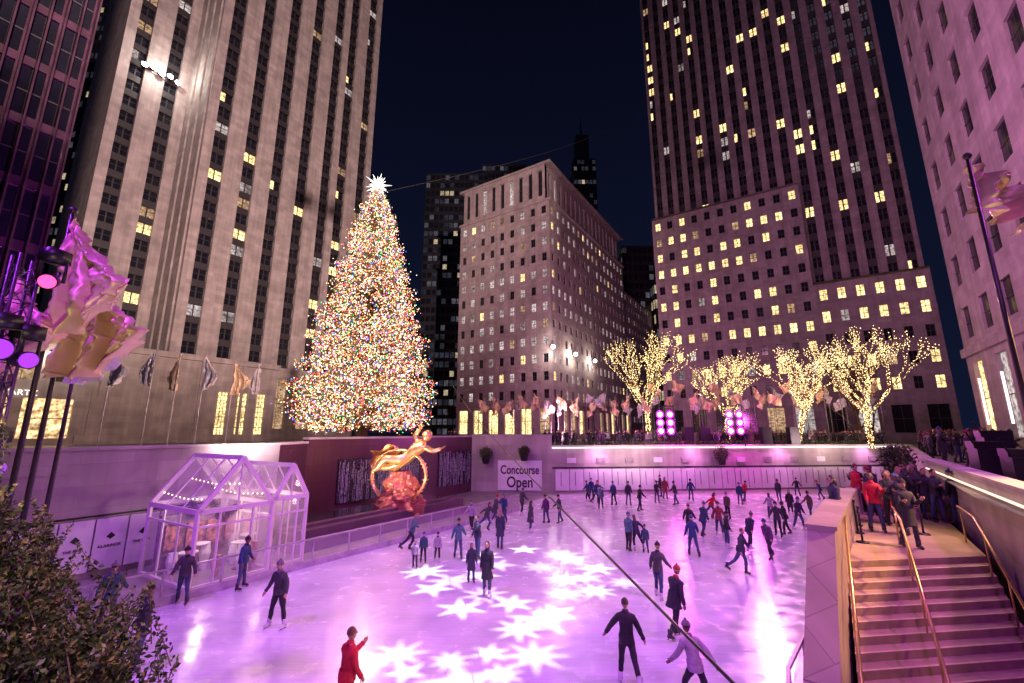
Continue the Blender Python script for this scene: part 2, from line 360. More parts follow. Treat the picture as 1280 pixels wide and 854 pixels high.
# ============ STAIRS
st=empty("granite_staircase"); S=Vector((.6,.8,0))
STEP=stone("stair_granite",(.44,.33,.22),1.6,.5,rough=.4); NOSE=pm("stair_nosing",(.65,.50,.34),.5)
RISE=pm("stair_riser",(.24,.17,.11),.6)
mb=MB(); L0=Vector((8.3,11.7,0));R0=Vector((12.3,12.2,0))
for i in range(18):
    z=2.65-.15*(i+1)
    l0=L0-S*.4*i;r0=R0-S*.4*i;l1=L0-S*.4*(i+1);r1=R0-S*.4*(i+1)
    if z>0.01:
        mb.prism([(l1.x,l1.y),(r1.x,r1.y),(r0.x,r0.y),(l0.x,l0.y)],-.02,z,0,False)
        mb.prism([(l1.x,l1.y),(r1.x,r1.y),(r1.x+S.x*.06,r1.y+S.y*.06),(l1.x+S.x*.06,l1.y+S.y*.06)],z+.002,z+.008,1)
    e=S*.004
    mb.quad((l0-e)+UP*(max(z,0)+.0),(r0-e)+UP*(max(z,0)),(r0-e)+UP*(z+.146),(l0-e)+UP*(z+.146),2)
finish(mb,"steps",[STEP,NOSE,RISE],st,uv=True)
mb=MB(); mb.prism([(8.3,11.7),(12.3,12.2),(19.3,21.4),(13.4,18.9)],-.02,2.65,0,False)
for i in range(5):
    k=i*.4; a0=Vector((14.6,17.6,0))+S*k
    mb.prism([(a0.x,a0.y),(a0.x+2.0,a0.y-1.0),(18.9,21.0),(15.4,20.4)],2.652,2.65+.16*(i+1),0,False)
finish(mb,"landing",[STEP],st,uv=True)
PARM=stone("parapet_stone",(.30,.23,.22),1.5,.8)
pa=empty("stair_parapet"); mb=MB()
T=Vector((.64,.77,0)); TN=Vector((.77,-.64,0)); e0=Vector((6.6,10.4,0)); e1=Vector((12.1,17,0)); e2=Vector((4.7,8.0,0)); e3=Vector((3.3,6.1,0))
def pl(*v): return [(p.x,p.y) for p in v]
mb.prism(pl(e0,e0+TN*.5,e1+TN*.5,e1),-.02,3.7,0)
mb.prism(pl(e2,e2+TN*.5,e0+TN*.5-T*.001,e0-T*.001),-.02,[1.9,1.9,3.65,3.65],0)
mb.prism(pl(e3,e3+TN*.5,e2+TN*.5-T*.001,e2-T*.001),-.02,[1.2,1.2,1.88,1.88],0)
mb.prism(pl(e0-TN*.05,e0+TN*.55,e1+TN*.55,e1-TN*.05),3.702,3.78,0)
mb.prism(pl(e1,e1+TN*.45,Vector((15.3,20.4,0))+TN*.4,Vector((15.3,20.4,0))),-.02,3.6,0)
finish(mb,"parapet_body",[PARM],pa,uv=True)
BRASS=pm("brass_rail",(.6,.42,.2),.3,.9,3,.1,0)
hr=empty("handrail"); mb=MB()
def rail(off,zofs=.95):
    m0=L0.lerp(R0,off)
    pts=[m0+S*2.2+UP*(2.65+zofs),m0+UP*(2.65+zofs),m0-S*6.4+UP*(2.65-2.4+zofs)]
    mb.tube(pts,.03,8); 
    for k in (-14,-10,-6,-2): 
        pp=m0+S*.4*k+UP*(2.65+.15*k); mb.tube([pp,pp+UP*zofs],.02,6)
    pp=m0+S*1.8+UP*2.65; mb.tube([pp,pp+UP*zofs],.025,6)
rail(.42);rail(.965);rail(.03)
finish(mb,"rails",[BRASS],hr,True)
for i,(x,y) in enumerate(((10.2,13.6),(11.0,14.8),(11.9,16),(12.9,14.6),(13.6,15.8))):
    mb=MB(); mb.tube([(x,y,2.65),(x,y,2.68),(x,y,2.7)],[.17,.16,.03],12); mb.tube([(x,y,2.7),(x,y,3.6)],.028,8); mb.ell((x,y,3.62),.045,8,6)
    nx=[(.8,1.2),(.9,1.2),None,(.7,1.2),None][i]
    if nx: mb.tube([(x,y,3.5),(x+nx[0]/2,y+nx[1]/2,3.38),(x+nx[0],y+nx[1],3.5)],.02,6)
    finish(mb,"queue_stanchion",[DARK],None,True)
# ============ BARRIERS
CLEAR=pm("clear_acrylic",(.8,.75,.85),.12,0,2,.05,.0,alpha=.22)
BFR=pm("barrier_frame",(.4,.36,.42),.4)
def barrier(name,pts,h=1.1,zb=0.03,pitch=1.8):
    e=empty(name); mb=MB(); mg=MB()
    for p,q in zip(pts,pts[1:]):
        p=Vector((*p,0));q=Vector((*q,0));d=(q-p).normalized();w=(q-p).length;n=Vector((d.y,-d.x,0)); k=max(1,round(w/pitch)); st=w/k
        mb.obox(p,d,w,n,.08,zb,zb+.28,0); mb.obox(p+n*.0,d,w,n,.07,zb+h,zb+h+.06,0)
        for i in range(k+1): mb.obox(p+d*(i*st-.03)+n*.015,d,.06,n,.05,zb+.28,zb+h,0)
        q_=p+n*.04; mg.quad(q_+UP*(zb+.28),q_+d*w+UP*(zb+.28),q_+d*w+UP*(zb+h),q_+UP*(zb+h),0)
    finish(mb,"rail_frame",[BFR],e); finish(mg,"clear_panels",[CLEAR],e)
barrier("rink_barrier",[(-17,8.5),(-14,13.2),(-1.6,31.4),(0.5,34.5)])
barrier("rink_barrier",[(3.9,7.3),(5.5,9.9),(12.4,17.8),(19,26)])
# ============ FOUNTAIN + STATUE
fo=empty("fountain"); mb=MB(); GR2=stone("fountain_granite",(.14,.08,.12),1.6,.45,rough=.3)
d=Vector((.53,.848,0)); n=Vector((.848,-.53,0)); o=Vector((-10.4,22.6,0))
for i,(off,z) in enumerate(((0,.45),(-.7,.85),(-1.3,1.0))):
    mb.obox(o+n*off,d,13.8,-n,.68 if i<2 else .5,-.02,z,0)
mb.obox(o-n*1.82+d*.2,d,13.4,-n,.2,-.02,.7,0)
finish(mb,"basin_tiers",[GR2],fo,uv=True)
mb=MB(); mb.prism(pl(o-n*2,o-n*2+d*13.5,o-n*5+d*15,o-n*5+d*3),.6,.8,0); finish(mb,"basin_water",[pm("basin_water_mat",(.02,.02,.03),.08,0,2,.2,.4,4)],fo)
def skin(vs,es,rs,root=0,sub=1):
    me=bpy.data.meshes.new("t"); me.from_pydata(vs,es,[])
    o=bpy.data.objects.new("t",me); scene.collection.objects.link(o)
    md=o.modifiers.new("s",'SKIN')
    for i,r in enumerate(rs):
        dd=me.skin_vertices[0].data[i]; dd.radius=r if isinstance(r,tuple) else (r,r); dd.use_root=(i==root)
    if sub:
        m2=o.modifiers.new("ss",'SUBSURF'); m2.levels=sub
    bpy.context.view_layer.update()
    ev=o.evaluated_get(bpy.context.evaluated_depsgraph_get()); m=ev.to_mesh()
    V=[v.co.copy() for v in m.vertices]; F=[tuple(p.vertices) for p in m.polygons]
    ev.to_mesh_clear(); bpy.data.objects.remove(o); bpy.data.meshes.remove(me)
    return V,F
GOLD=pm("gilded_bronze",(1,.68,.30),.3,.8,3,.3,.3,5)
sta=empty("golden_statue"); sta.location=(-7.4,31.3,.75); sta.scale=(1.18,1.12,1.05)
vs=[(-.1,0,3.0),(.25,-.05,3.3),(.6,-.1,3.65),(.92,-.12,3.95),(1.1,-.12,4.2),
 (-.35,-.25,2.95),(-1.05,-.5,3.15),(-1.55,-.45,2.45),(-1.75,-.6,2.35),
 (-.25,.2,2.8),(-1.0,.3,2.5),(-1.8,.3,2.5),(-2.1,.2,2.55),
 (1.2,-.4,3.85),(1.7,-.5,3.55),(2.2,-.55,3.75),
 (.75,.25,4.1),(.45,.3,4.6),(.75,.2,5.0)]
es=[(0,1),(1,2),(2,3),(3,4),(0,5),(5,6),(6,7),(7,8),(0,9),(9,10),(10,11),(11,12),(3,13),(13,14),(14,15),(3,16),(16,17),(17,18)]
rs=[.42,.36,.45,.42,.17,.34,.27,.19,.13,.34,.27,.18,.12,.22,.17,.12,.22,.17,.12]
mb=MB(); V,F=skin(vs,es,rs,0,2); mb.v+=V; mb.f+=F; mb.m+=[0]*len(F)
hm=Matrix.Rotation(.35,3,'Y')@Matrix.Rotation(.3,3,'Z')
hx,hz=1.27,4.53
mb.ell((hx,-.15,hz),(.26,.3,.35),14,10,0,hm); mb.ell((hx-.02,-.08,hz+.08),(.3,.34,.33),12,8,0,hm,zmin=-.3); mb.tube([(hx+.08,-.44,hz+.02),(hx+.12,-.52,hz-.1),(hx+.08,-.42,hz-.14)],[.03,.05,.03],6)
for k in range(5):
    a=k*.5-1; mb.tube([(2.2,-.55+a*.07,3.75),(2.32,-.57+a*.1,3.83),(2.4,-.58+a*.11,3.92)],[.045,.04,.03],5)
    mb.tube([(.75+a*.05,.2,5.0),(.8+a*.09,.18,5.1),(.82+a*.07,.16,5.19)],[.045,.04,.03],5)
mb.tube([(.82,.15,5.13),(.9,.12,5.25),(.82,.1,5.35)],[.1,.13,.02],8)
def drape(u,v):
    x=.4-2.6*u; return (x+.12*math.sin(v*7),.3+.6*v+.14*math.sin(u*9),3.15+.7*math.sin(u*2.8)-.8*v*u+.18*math.sin(u*14+v*4))
mb.grid(drape,24,10)
def drape2(u,v):
    return (.2-.9*u+.5*v,-.45-.15*math.sin(v*8),3.1-.8*u+.1*math.sin(v*9)+.15*v)
mb.grid(drape2,10,12)
finish(mb,"flying_figure",[GOLD],sta,True)
mb=MB(); R_=1.65
M=Matrix.Rotation(.25,3,'X')@Matrix.Rotation(-.5,3,'Y')
ring=[M@Vector((R_*math.cos(t),R_*math.sin(t)*.3,R_*math.sin(t)*.95))+Vector((-.35,0,2.0)) for t in [2*math.pi*i/40 for i in range(41)]]
for w in (-.17,.17): mb.tube([p+Vector((0,w,0)) for p in ring],.07,8,0,False)
for i in range(40):
    mb.beam(ring[i]-Vector((0,.19,0)),ring[i]+Vector((0,.19,0)),.2 if i%3 else .3,.08)
finish(mb,"zodiac_ring",[GOLD],sta,True)
mb=MB()
def rock(u,v):
    t=u*2*math.pi; z=2.3*v; r=(1.3-.75*v**1.2); p=Vector((math.cos(t),math.sin(t),0))*r+UP*z
    k=.45*noise.noise(p*1.5)+.35*noise.noise(p*3.5)
    return (p.x*(1+k)-.2,p.y*(1+k),z)
mb.grid(rock,40,20)
mb.prism([(1.5*math.cos(k*math.pi/8)-.2,1.3*math.sin(k*math.pi/8)) for k in range(16)],-.3,.28,0)
finish(mb,"rock_base",[pm("bronze_rock",(.42,.15,.13),.4,.5,2,.3,.6,6)],sta)
# ============ GLASS TENT
te=empty("glass_pavilion"); mf=MB();mg=MB(); d=Vector((.51,.86,0)); n=Vector((.86,-.51,0))
TF=pm("white_aluminium",(.75,.70,.70),.4,0,2,.05,0)
TG=pm("pavilion_glass",(.8,.74,.76),.10,0,2,.05,0,alpha=.24)
o0=Vector((-11.9,17.5,0))
def gable(o,w,dep,ze,zr):
    f0=o;f1=o+d*w;b0=o-n*dep;b1=o+d*w-n*dep;fm=o+d*w/2+UP*zr;bm=fm-n*dep
    for p in (f0,f1,b0,b1): mf.beam(p,p+UP*ze,.13)
    E=[(f0+UP*ze,f1+UP*ze),(b0+UP*ze,b1+UP*ze),(f0+UP*ze,b0+UP*ze),(f1+UP*ze,b1+UP*ze),(f0+UP*ze,fm),(f1+UP*ze,fm),(b0+UP*ze,bm),(b1+UP*ze,bm),(fm,bm)]
    for a,b_ in E: mf.beam(a,b_,.11,.18)
    for k in (.33,.66):
        mf.beam((f0+UP*ze).lerp(b0+UP*ze,k),fm.lerp(bm,k),.05); mf.beam((f1+UP*ze).lerp(b1+UP*ze,k),fm.lerp(bm,k),.05)
        a=f0.lerp(b0,k); mf.beam(a,a+UP*ze,.06); a=f1.lerp(b1,k); mf.beam(a,a+UP*ze,.045)
    for k in (.28,.72): a=f0.lerp(f1,k); mf.beam(a,a+UP*(ze),.07)
    mf.beam(f0+UP*.12,b0+UP*.12,.12);mf.beam(f0+UP*.12,f1+UP*.12,.12);mf.beam(f0+d*w*.5+UP*ze,fm,.05)
    mf.beam(f0+UP*2.25,f1+UP*2.25,.08);mf.beam(f0+UP*2.25,b0+UP*2.25,.08)
    mg.quad(f0,f1,f1+UP*ze,f0+UP*ze);mg.quad(b0,f0,f0+UP*ze,b0+UP*ze);mg.quad(f1,b1,b1+UP*ze,f1+UP*ze)
    q=len(mg.v);mg.v+=[f0+UP*ze,f1+UP*ze,fm];mg.f.append((q,q+1,q+2));mg.m.append(0)
    mg.quad(f0+UP*ze,fm,bm,b0+UP*ze);mg.quad(fm,f1+UP*ze,b1+UP*ze,bm)
gable(o0,2.9,4.0,2.8,4.75); gable(o0+d*3.02-n*.1,1.6,3.8,2.9,4.3)
finish(mf,"pavilion_frame",[TF],te);finish(mg,"pavilion_glazing",[TG],te)
mb=MB()
for k in range(3):
    for j in range(12):
        p=(o0+d*(.4+k*1.0)).lerp(o0+d*(.4+k*1.0)-n*3.9,j/11)+UP*(3.0+.25*abs(j/11-.5)+ (.6 if k==1 else .1)); mb.ell(p,.03,6,4)
finish(mb,"string_lights",[em("string_bulb",(1,.75,.45),6)],te)
mb=MB()
for k in range(4):
    c=o0+d*(.6+k*1.0)-n*(1.6+(k%2)*1.2); mb.tube([c,c+UP*1.05],.03,6,0); mb.tube([c+UP*1.05,c+UP*1.09],.35,12,1); mb.tube([c,c+UP*.03],.22,10,0)
mb.obox(o0+d*.3-n*3.8,d,4.1,n,.3,0,2.3,2)
for k in range(5): mb.obox(o0+d*(.45+k*.8)-n*3.48,d,.65,n,.1,.9,1.9,3)
for k in range(14):
    c=o0+d*(.4+random.random()*3.8)-n*(.8+random.random()*2.6); z=random.choice((.5,.8,1.1)); mb.tube([c,c+UP*z*.6,c+UP*z],[.1,.22,.16],8,random.choice((2,3,1)))
finish(mb,"bar_tables",[DARK,WHITE,pm("bar_back",(.2,.14,.2),.5,0,4,.6,.2),pm("back_bar_shelf",(.35,.15,.12),.4,0,6,.9,.3)],te)
LEAF2=(np.array([(0,-.5,0),(1,0,.15),(0,.5,0),(-1,0,.15)],float),np.array([(0,1,2),(0,2,3)]))
HG=[pm("hedge_leaf",(.03,.05,.02),.6,0,3,.4,0),pm("hedge_leaf_light",(.09,.11,.04),.6,0,3,.4,0)]
pos=[]
for k in range(2200):
    t=random.random(); c=o0-n*(t*3.8)+d*1.4+UP*(2.55+.25*math.cos(t*12))
    pos.append((c.x+random.gauss(0,.08),c.y+random.gauss(0,.08),c.z+random.gauss(0,.08)))
scatter("garland",LEAF2,pos,rng.uniform(.03,.06,len(pos)),rng.integers(0,2,len(pos)),HG,te,rot=True)
point("pavilion_lamp",o0+d*1.5-n*2+UP*2.4,110,(1,.75,.6),.15); point("pavilion_lamp",o0+d*3.9-n*2+UP*2.4,60,(1,.7,.65),.15)
# ============ BUILDINGS
ls=empty("limestone_skyscraper"); mb=MB()
P0=Vector((-64,80,0)); ZB=150; FH=3.7
def rows(z0,z1,fh=FH): return max(1,round((z1-z0)/fh))
pB=(.04,.05,.04)
facade(mb,P0,A,31,20,ZB,5,rows(20,ZB),.42,.62,.9,pB,strip=True)
facade(mb,P0,A,31,PZ,20,5,1,.55,.7,.8,gl=3)
shell(mb,P0,A,31,12,PZ,ZB,('front',))
P1=P0+A*31-B*2.5
facade(mb,P1,A,12.5,20,ZB,2,rows(20,ZB),.44,.62,.9,pB,strip=True)
facade(mb,P1,A,12.5,PZ,20,3,1,.55,.7,.8,gl=2); shell(mb,P1,A,12.5,12,PZ,ZB-.5,('front',))
PA=P0-B*12-A*12.5
facade(mb,PA,A,24,PZ,ZB,4,rows(PZ,ZB),.42,.6,.9,(.08,.08,.05),strip=True); shell(mb,PA,A,24,20,PZ,ZB-.3,('front',))
for k in range(3): mb.obox(P0-B*(1+k*4.0)-A*.35,-B,2.6,A,.34,20,ZB-1,0)
finish(mb,"tower_walls",WMATS,ls,uv=True)
mb=MB(); Q=Vector((-52,72.4,0))-A*38
SHOP=em("shop_interior",(1,.6,.28),1.5,var=.8,vs=1.0)
facade(mb,Q,A,24,PZ,11,4,1,.8,.75,.5,gl=6); facade(mb,Q,A,24,11,18,6,1,.55,.6,.5,(.1,.4,0))
plain(mb,Q+A*24,A,27,PZ,18); shell(mb,Q,A,51,14,PZ,18,('front',))
mb.obox(Q-A*.2,A,51.4,B,.4,17.4,18.3,0); mb.obox(Q+A*24,A,26.9,B,.3,PZ,5.3,0)
for k in range(4): mb.obox(Q+A*(25+k*6.5),A,.5,B,.25,5.3,17.4,0)
for k in range(3): mb.obox(Q+A*(41+k*3.2),A,1.6,B,.06,5.4,12.5,2)
for k in range(3):
    for j in range(4): mb.obox(Q+A*(41+k*3.2+j*.5),A,.08,B,.09,5.4,12.5,5)
    for j in range(8): mb.obox(Q+A*(41+k*3.2)-A*.02,A,1.64,B,.1,5.6+j*.9,5.68+j*.9,5)
finish(mb,"podium_walls",WMATS+[SHOP],ls,uv=True)
text("SCHWARTZ","shop_sign",Q+A*17+B*.3+UP*10.4,1.0,A,em("sign_white",(1,.9,.8),2.0),ls)
mbd=empty("corner_office_building"); mb=MB(); M0=Vector((8.8,95,0)); W2=[LIME3,GLASS,WARM,WARM2,COOL,FRAME]
pm_=(.05,.08,.5)
facade(mb,M0-B*27,B,27,12,60,9,12,.42,.5,.3,pm_); facade(mb,M0,A,52,12,60,17,12,.42,.5,.3,pm_)
facade(mb,M0-B*27,B,27,PZ,12,6,1,.6,.7,.5,(.6,.3,0)); facade(mb,M0,A,52,PZ,12,12,1,.6,.7,.5,(.5,.3,0))
facade(mb,M0-B*26,B,25,60.4,70,9,1,.45,.72,.5,(.03,.08,.2)); facade(mb,M0-B*1+A*1,A,50,60.4,70,17,1,.45,.72,.5,(.03,.08,.2))
shell(mb,M0-B*27,B,27,52,PZ,60.4,('front','right'));shell(mb,M0-B*26,B,25,50,60.4,70,('front','right'))
for z in (12,60,70): mb.obox(M0-B*27.3-A*.3,B,27.8,A,53,z,z+.6,0)
mb.obox(M0-B*20+A*8,B,14,A,30,70.6,75,0)
facade(mb,M0+A*52.5-B*2,A,42,PZ,54,14,13,.42,.5,.35,(.03,.05,.25)); shell(mb,M0+A*52.5-B*2,A,42,25,PZ,54,('front',))
finish(mb,"office_walls",W2,mbd,uv=True)
DKS=pm("dark_curtain_wall",(.03,.03,.04),.35,.3,.2,.3,0)
TW1=em("tower_win",(1,.8,.5),.45,var=.5);TW2=em("tower_win_dim",(.8,.75,.9),.10,var=.5);TW3=em("tower_win_faint",(.6,.6,.9),.04,var=.6)
def dark(name,x0,y,w,dep,z,cols,p,fh=3.9,ww=.8):
    e=empty(name); mb=MB(); o=Vector((x0,y,0)); X=Vector((1,0,0))
    facade(mb,o,X,w,PZ,z,cols,rows(PZ,z,fh),ww,.6,.2,p,sash=False); 
    facade(mb,o+X*w,Vector((0,1,0)),dep,PZ,z,cols,rows(PZ,z,fh),ww,.6,.2,p,sash=False); facade(mb,o+Vector((0,dep,0)),Vector((0,-1,0)),dep,PZ,z,cols,rows(PZ,z,fh),ww,.6,.2,p,sash=False)
    mb.quad(o+UP*z,o+X*w+UP*z,o+X*w+Vector((0,dep,z)),o+Vector((0,dep,z)),0)
    finish(mb,"tower_walls",[DKS,GLASS,TW1,TW2,TW3,FRAME],e,uv=True); return e
dark("dark_glass_tower",-36,165,26,30,112,13,(.04,.16,.35),3.6); dark("dark_glass_tower",-13,172,19,30,121,10,(.05,.16,.35),3.6)
sp=dark("spired_skyscraper",33,210,12,14,150,6,(.05,.2,.3))
mb=MB(); mb.obox(Vector((35,212,0)),Vector((1,0,0)),7,Vector((0,1,0)),8,150,166,0); mb.tube([(38.5,215,166),(38.5,215,180)],[.8,.1],8); mb.ell((38.5,214,166.5),.5,8,6,1); finish(mb,"spire",[DKS,em("beacon",(1,.3,.2),1.5)],sp)
dark("dark_glass_tower",47,175,22,25,84,10,(.03,.1,.25)); dark("dark_glass_tower",58,170,10,14,66,5,(.4,.2,.1),6)
dark("dark_glass_tower",-172,140,24,20,190,9,(.12,.1,.1),4.2)
rs_=empty("setback_skyscraper"); mb=MB(); W3=[LIME2,GLASS,WARM,WARM2,COOL,FRAME]
Q0=Vector((34,98,0)); ps=(.17,.06,.05)
facade(mb,Q0,B,30,12,56,11,11,.42,.48,.35,(.40,.1,.08)); facade(mb,Q0+B*30,B,17,12,34,6,5,.42,.48,.35,(.45,.12,.1))
facade(mb,Q0,B,47,PZ,12,10,1,.6,.6,.5,(.1,.3,.2))
shell(mb,Q0,B,30,10,PZ,56.5,('front',)); shell(mb,Q0+B*30,B,17,10,PZ,34.5,('front',))
U=A*4
facade(mb,Q0+U,B,13,56,190,5,rows(56,190),.5,.6,.6,ps,strip=True); facade(mb,Q0+U-A*1.2+B*13,B,34,34,190,12,rows(34,190),.5,.6,.6,(.16,.05,.03),strip=True)
shell(mb,Q0+U,B,13,30,50,190,('front',));shell(mb,Q0+U-A*1.2+B*13,B,34,30,30,190,('front',))
finish(mb,"tower_walls",W3,rs_,uv=True)
LIME4=stone("limestone_rose",(.36,.30,.32),1.5,.7,joint=.8)
fr=empty("stone_office_building"); mb=MB(); W4=[LIME4,GLASS,WARM,WARM2,COOL,FRAME,em("lantern_strip",(1,.75,.8),2.2)]
R_0=Vector((48,45.5,0)); nA=-A
facade(mb,R_0,nA,48,14,80,9,12,.42,.58,.22,(.03,.03,.03)); facade(mb,R_0,nA,48,PZ,14,8,1,.45,.75,.4,(.1,.3,.2))
shell(mb,R_0,nA,48,25,PZ,80,('front',)); mb.obox(R_0-B*.3+A*.2,nA,48.4,B,.29,13.4,14.3,0)
facade(mb,R_0+B*25,-B,25,14,80,7,13,.36,.55,.45,(.02,.04,.1))
for k in range(6): mb.obox(R_0+nA*(3+k*5.9)-B*.22,nA,.14,B,.16,6.5,11,6)
finish(mb,"office_walls",W4,fr,uv=True)
nl=empty("finned_office_building"); mb=MB(); FIN=pm("bronze_fins",(.14,.07,.11),.3,.7,1,.3,0)
C0=Vector((-30,26,0)); o=C0-A*28
facade(mb,o,A,28,9,70,20,15,.8,.85,.2,(.0,.0,.02),wall=0); facade(mb,o,A,28,PZ,9,7,1,.8,.8,.3,(.0,.4,0)); shell(mb,o,A,28,20,PZ,70,('front',))
for k in range(41): mb.obox(o+A*(k*.7-.04),A,.09,B,.9,9,70,0)
mb.obox(o,A,28,B,1.1,8.4,9.4,0)
finish(mb,"fin_walls",[FIN,GLASS,WARM,WARM2,COOL,FRAME],nl,uv=True)
# ============ CHRISTMAS TREE
ct=empty("christmas_tree"); TX,TY=-12.7,37.5; TZ=6.0; TH=22.3
NB=820; bp=[];npos=[];nsc=[]
def prof(h): return 6.5*max(0,(1-h))**.72*(1-.3*max(0,.12-h)/.12)*(1-.1*max(0,min(1,(h-.1)/.5)))
bmb=MB()
for i in range(NB):
    h=random.random()**1.2*.985
    t=random.random()*2*math.pi; L_=prof(h)*(random.uniform(.82,1.08)+(.12 if random.random()<.08 else 0))+.12; z=TZ+h*TH
    dr=random.uniform(-.28,.02) if h>.06 else random.uniform(-.1,.05)
    base=Vector((TX,TY,z+.35)); dirv=Vector((math.cos(t),math.sin(t),0))
    tip=base+dirv*L_+UP*(dr*L_*.6)
    if L_>1: bmb.tube([base,base.lerp(tip,.5)+UP*.05*L_,tip],[.05,.035,.01],4,0,False)
    for k in range(int(9+L_*7)):
        s=random.uniform(.45,1.02); w=.1+.42*(1-abs(s-.7))*min(1,L_/3)
        bp.append(base.lerp(tip,s)+Vector((random.gauss(0,w*.6),random.gauss(0,w*.6),random.gauss(0,w*.5))))
    for k in range(int(12+L_*12)):
        s=random.uniform(.2,1.0); w=.13+.4*(1-abs(s-.6))*min(1,L_/3)
        npos.append(base.lerp(tip,s)+Vector((random.gauss(0,w*.6),random.gauss(0,w*.6),random.gauss(0,w*.4)))); nsc.append(random.uniform(.1,.26))
finish(bmb,"branches",[pm("spruce_bark",(.10,.07,.04),.9)],ct)
mb=MB(); mb.tube([(TX,TY,PZ),(TX,TY,10),(TX,TY,TZ+TH-1)],[.55,.4,.06],12); finish(mb,"trunk",[pm("spruce_bark2",(.08,.05,.03),.9)],ct)
LEAF=(np.array([(0,-.25,0),(1,0,.1),(0,.25,0),(-1,0,.1)],float),np.array([(0,1,2),(0,2,3)]))
scatter("needle_sprays",LEAF,npos,nsc,rng.integers(0,2,len(npos)),[pm("spruce_needles",(.07,.10,.05),.6,0,2,.4,0),pm("spruce_needles_light",(.12,.13,.07),.6,0,2,.4,0)],ct,rot=True)
cols=[(1,.58,.30),(1,.75,.55),(1,.28,.06),(1,.04,.04),(.08,.22,1),(.05,1,.25),(1,.2,.45)]
pr_=[.30,.19,.18,.13,.08,.06,.06]
mi=rng.choice(7,len(bp),p=pr_)
scatter("light_bulbs",OCT,bp,rng.uniform(.03,.056,len(bp)),mi,[em("bulb_%d"%i,c,5 if i<2 else 4.5) for i,c in enumerate(cols)],ct)
for k,(z,w) in enumerate(((9,7500),(14,5600),(20,2800),(25,800))):
    point("tree_glow_lamp",(TX,TY,z),w,(1,.47,.34),1.5)
for (x,y,z,w) in ((-9,29,9,1300),(-16,29.5,12,1000),(-5.5,33,15,700),(-11,32.5,20,500)):
    point("tree_outer_lamp",(x,y,z),w,(1,.60,.45),1.0)
mb=MB(); c=Vector((TX,TY,TZ+TH+.4))
for k in range(46):
    z=1-2*(k+.5)/46; t=k*2.39996; r=math.sqrt(1-z*z); dv=Vector((r*math.cos(t),r*math.sin(t),z)); ln=1.3 if k%3==0 else .85
    mb.tube([c,c+dv*ln*.3,c+dv*ln],[.12,.09,.004],5)
mb.ell(c,.32,12,8); finish(mb,"star_topper",[em("star_crystal",(1,.9,.82),3)],ct)
point("star_lamp",c+Vector((0,-1.6,0)),200,(1,.85,.75),.4)
# ============ STRING-LIT BARE TREES
BULB=em("warm_string_bulb",(1,.70,.30),6)
BARK=pm("tree_bark",(.16,.11,.06),.9,0,4,.3,.4)
def bare(x,y,hh,wd,seed,lit=True):
    rd=random.Random(seed); e=empty("string_lit_tree" if lit else "bare_tree"); mb=MB(); pts=[]
    def br(p,d,L_,r,lv):
        n=4; P_=[p]; R=[r]; q=p; dd=d.copy()
        for i in range(n):
            dd=(dd+Vector((rd.gauss(0,.13),rd.gauss(0,.13),rd.gauss(.05,.08)))).normalized(); q=q+dd*L_/n; P_.append(q); R.append(r*(1-.45*(i+1)/n))
        mb.tube(P_,R,5 if lv>1 else 8,0,False)
        for a,b_ in zip(P_,P_[1:]):
            k=max(1,int((b_-a).length/(.08,.09,.13,.2,.34)[min(lv,4)]))
            for j in range(k):
                for _ in range(6 if lv==0 else 3 if lv<2 else 1):
                    rr=r*1.05; pts.append(a.lerp(b_,(j+rd.random())/k)+Vector((rd.uniform(-rr,rr),rd.uniform(-rr,rr),rd.uniform(-.05,.05))))
        if lv<4:
            nb=(6 if lv==0 else 4 if lv==1 else 3)
            for j in range(nb):
                s=P_[-1] if j<3 else P_[rd.randint(2,4)]
                az=rd.uniform(0,6.28) if lv else j*6.28/nb+rd.uniform(-.3,.3); sp=rd.uniform(.35,.75)*(1 if lv else wd)
                nd=(dd+Vector((math.cos(az)*sp,math.sin(az)*sp,rd.uniform(0,.3)))).normalized()
                br(s,nd,L_*rd.uniform(.6,.88),r*.55,lv+1)
    br(Vector((x,y,PZ)),UP.copy(),hh*.31,.24,0)
    finish(mb,"limbs",[BARK],e,True)
    if lit: scatter("string_lights",OCT,pts,rng.uniform(.032,.055,len(pts)),np.zeros(len(pts),int),[BULB],e); point("tree_glow_lamp",(x,y-1.5,PZ+hh*.6),200,(1,.7,.35),1.5)
bare(16.4,54,14.5,1.4,1);bare(31.8,50,13,1.2,2);bare(38.6,48,14.5,1.3,7);bare(29,60,13.5,1.2,4)
bare(49,60,13,1,5,False);bare(44,56,12,1,9,False)
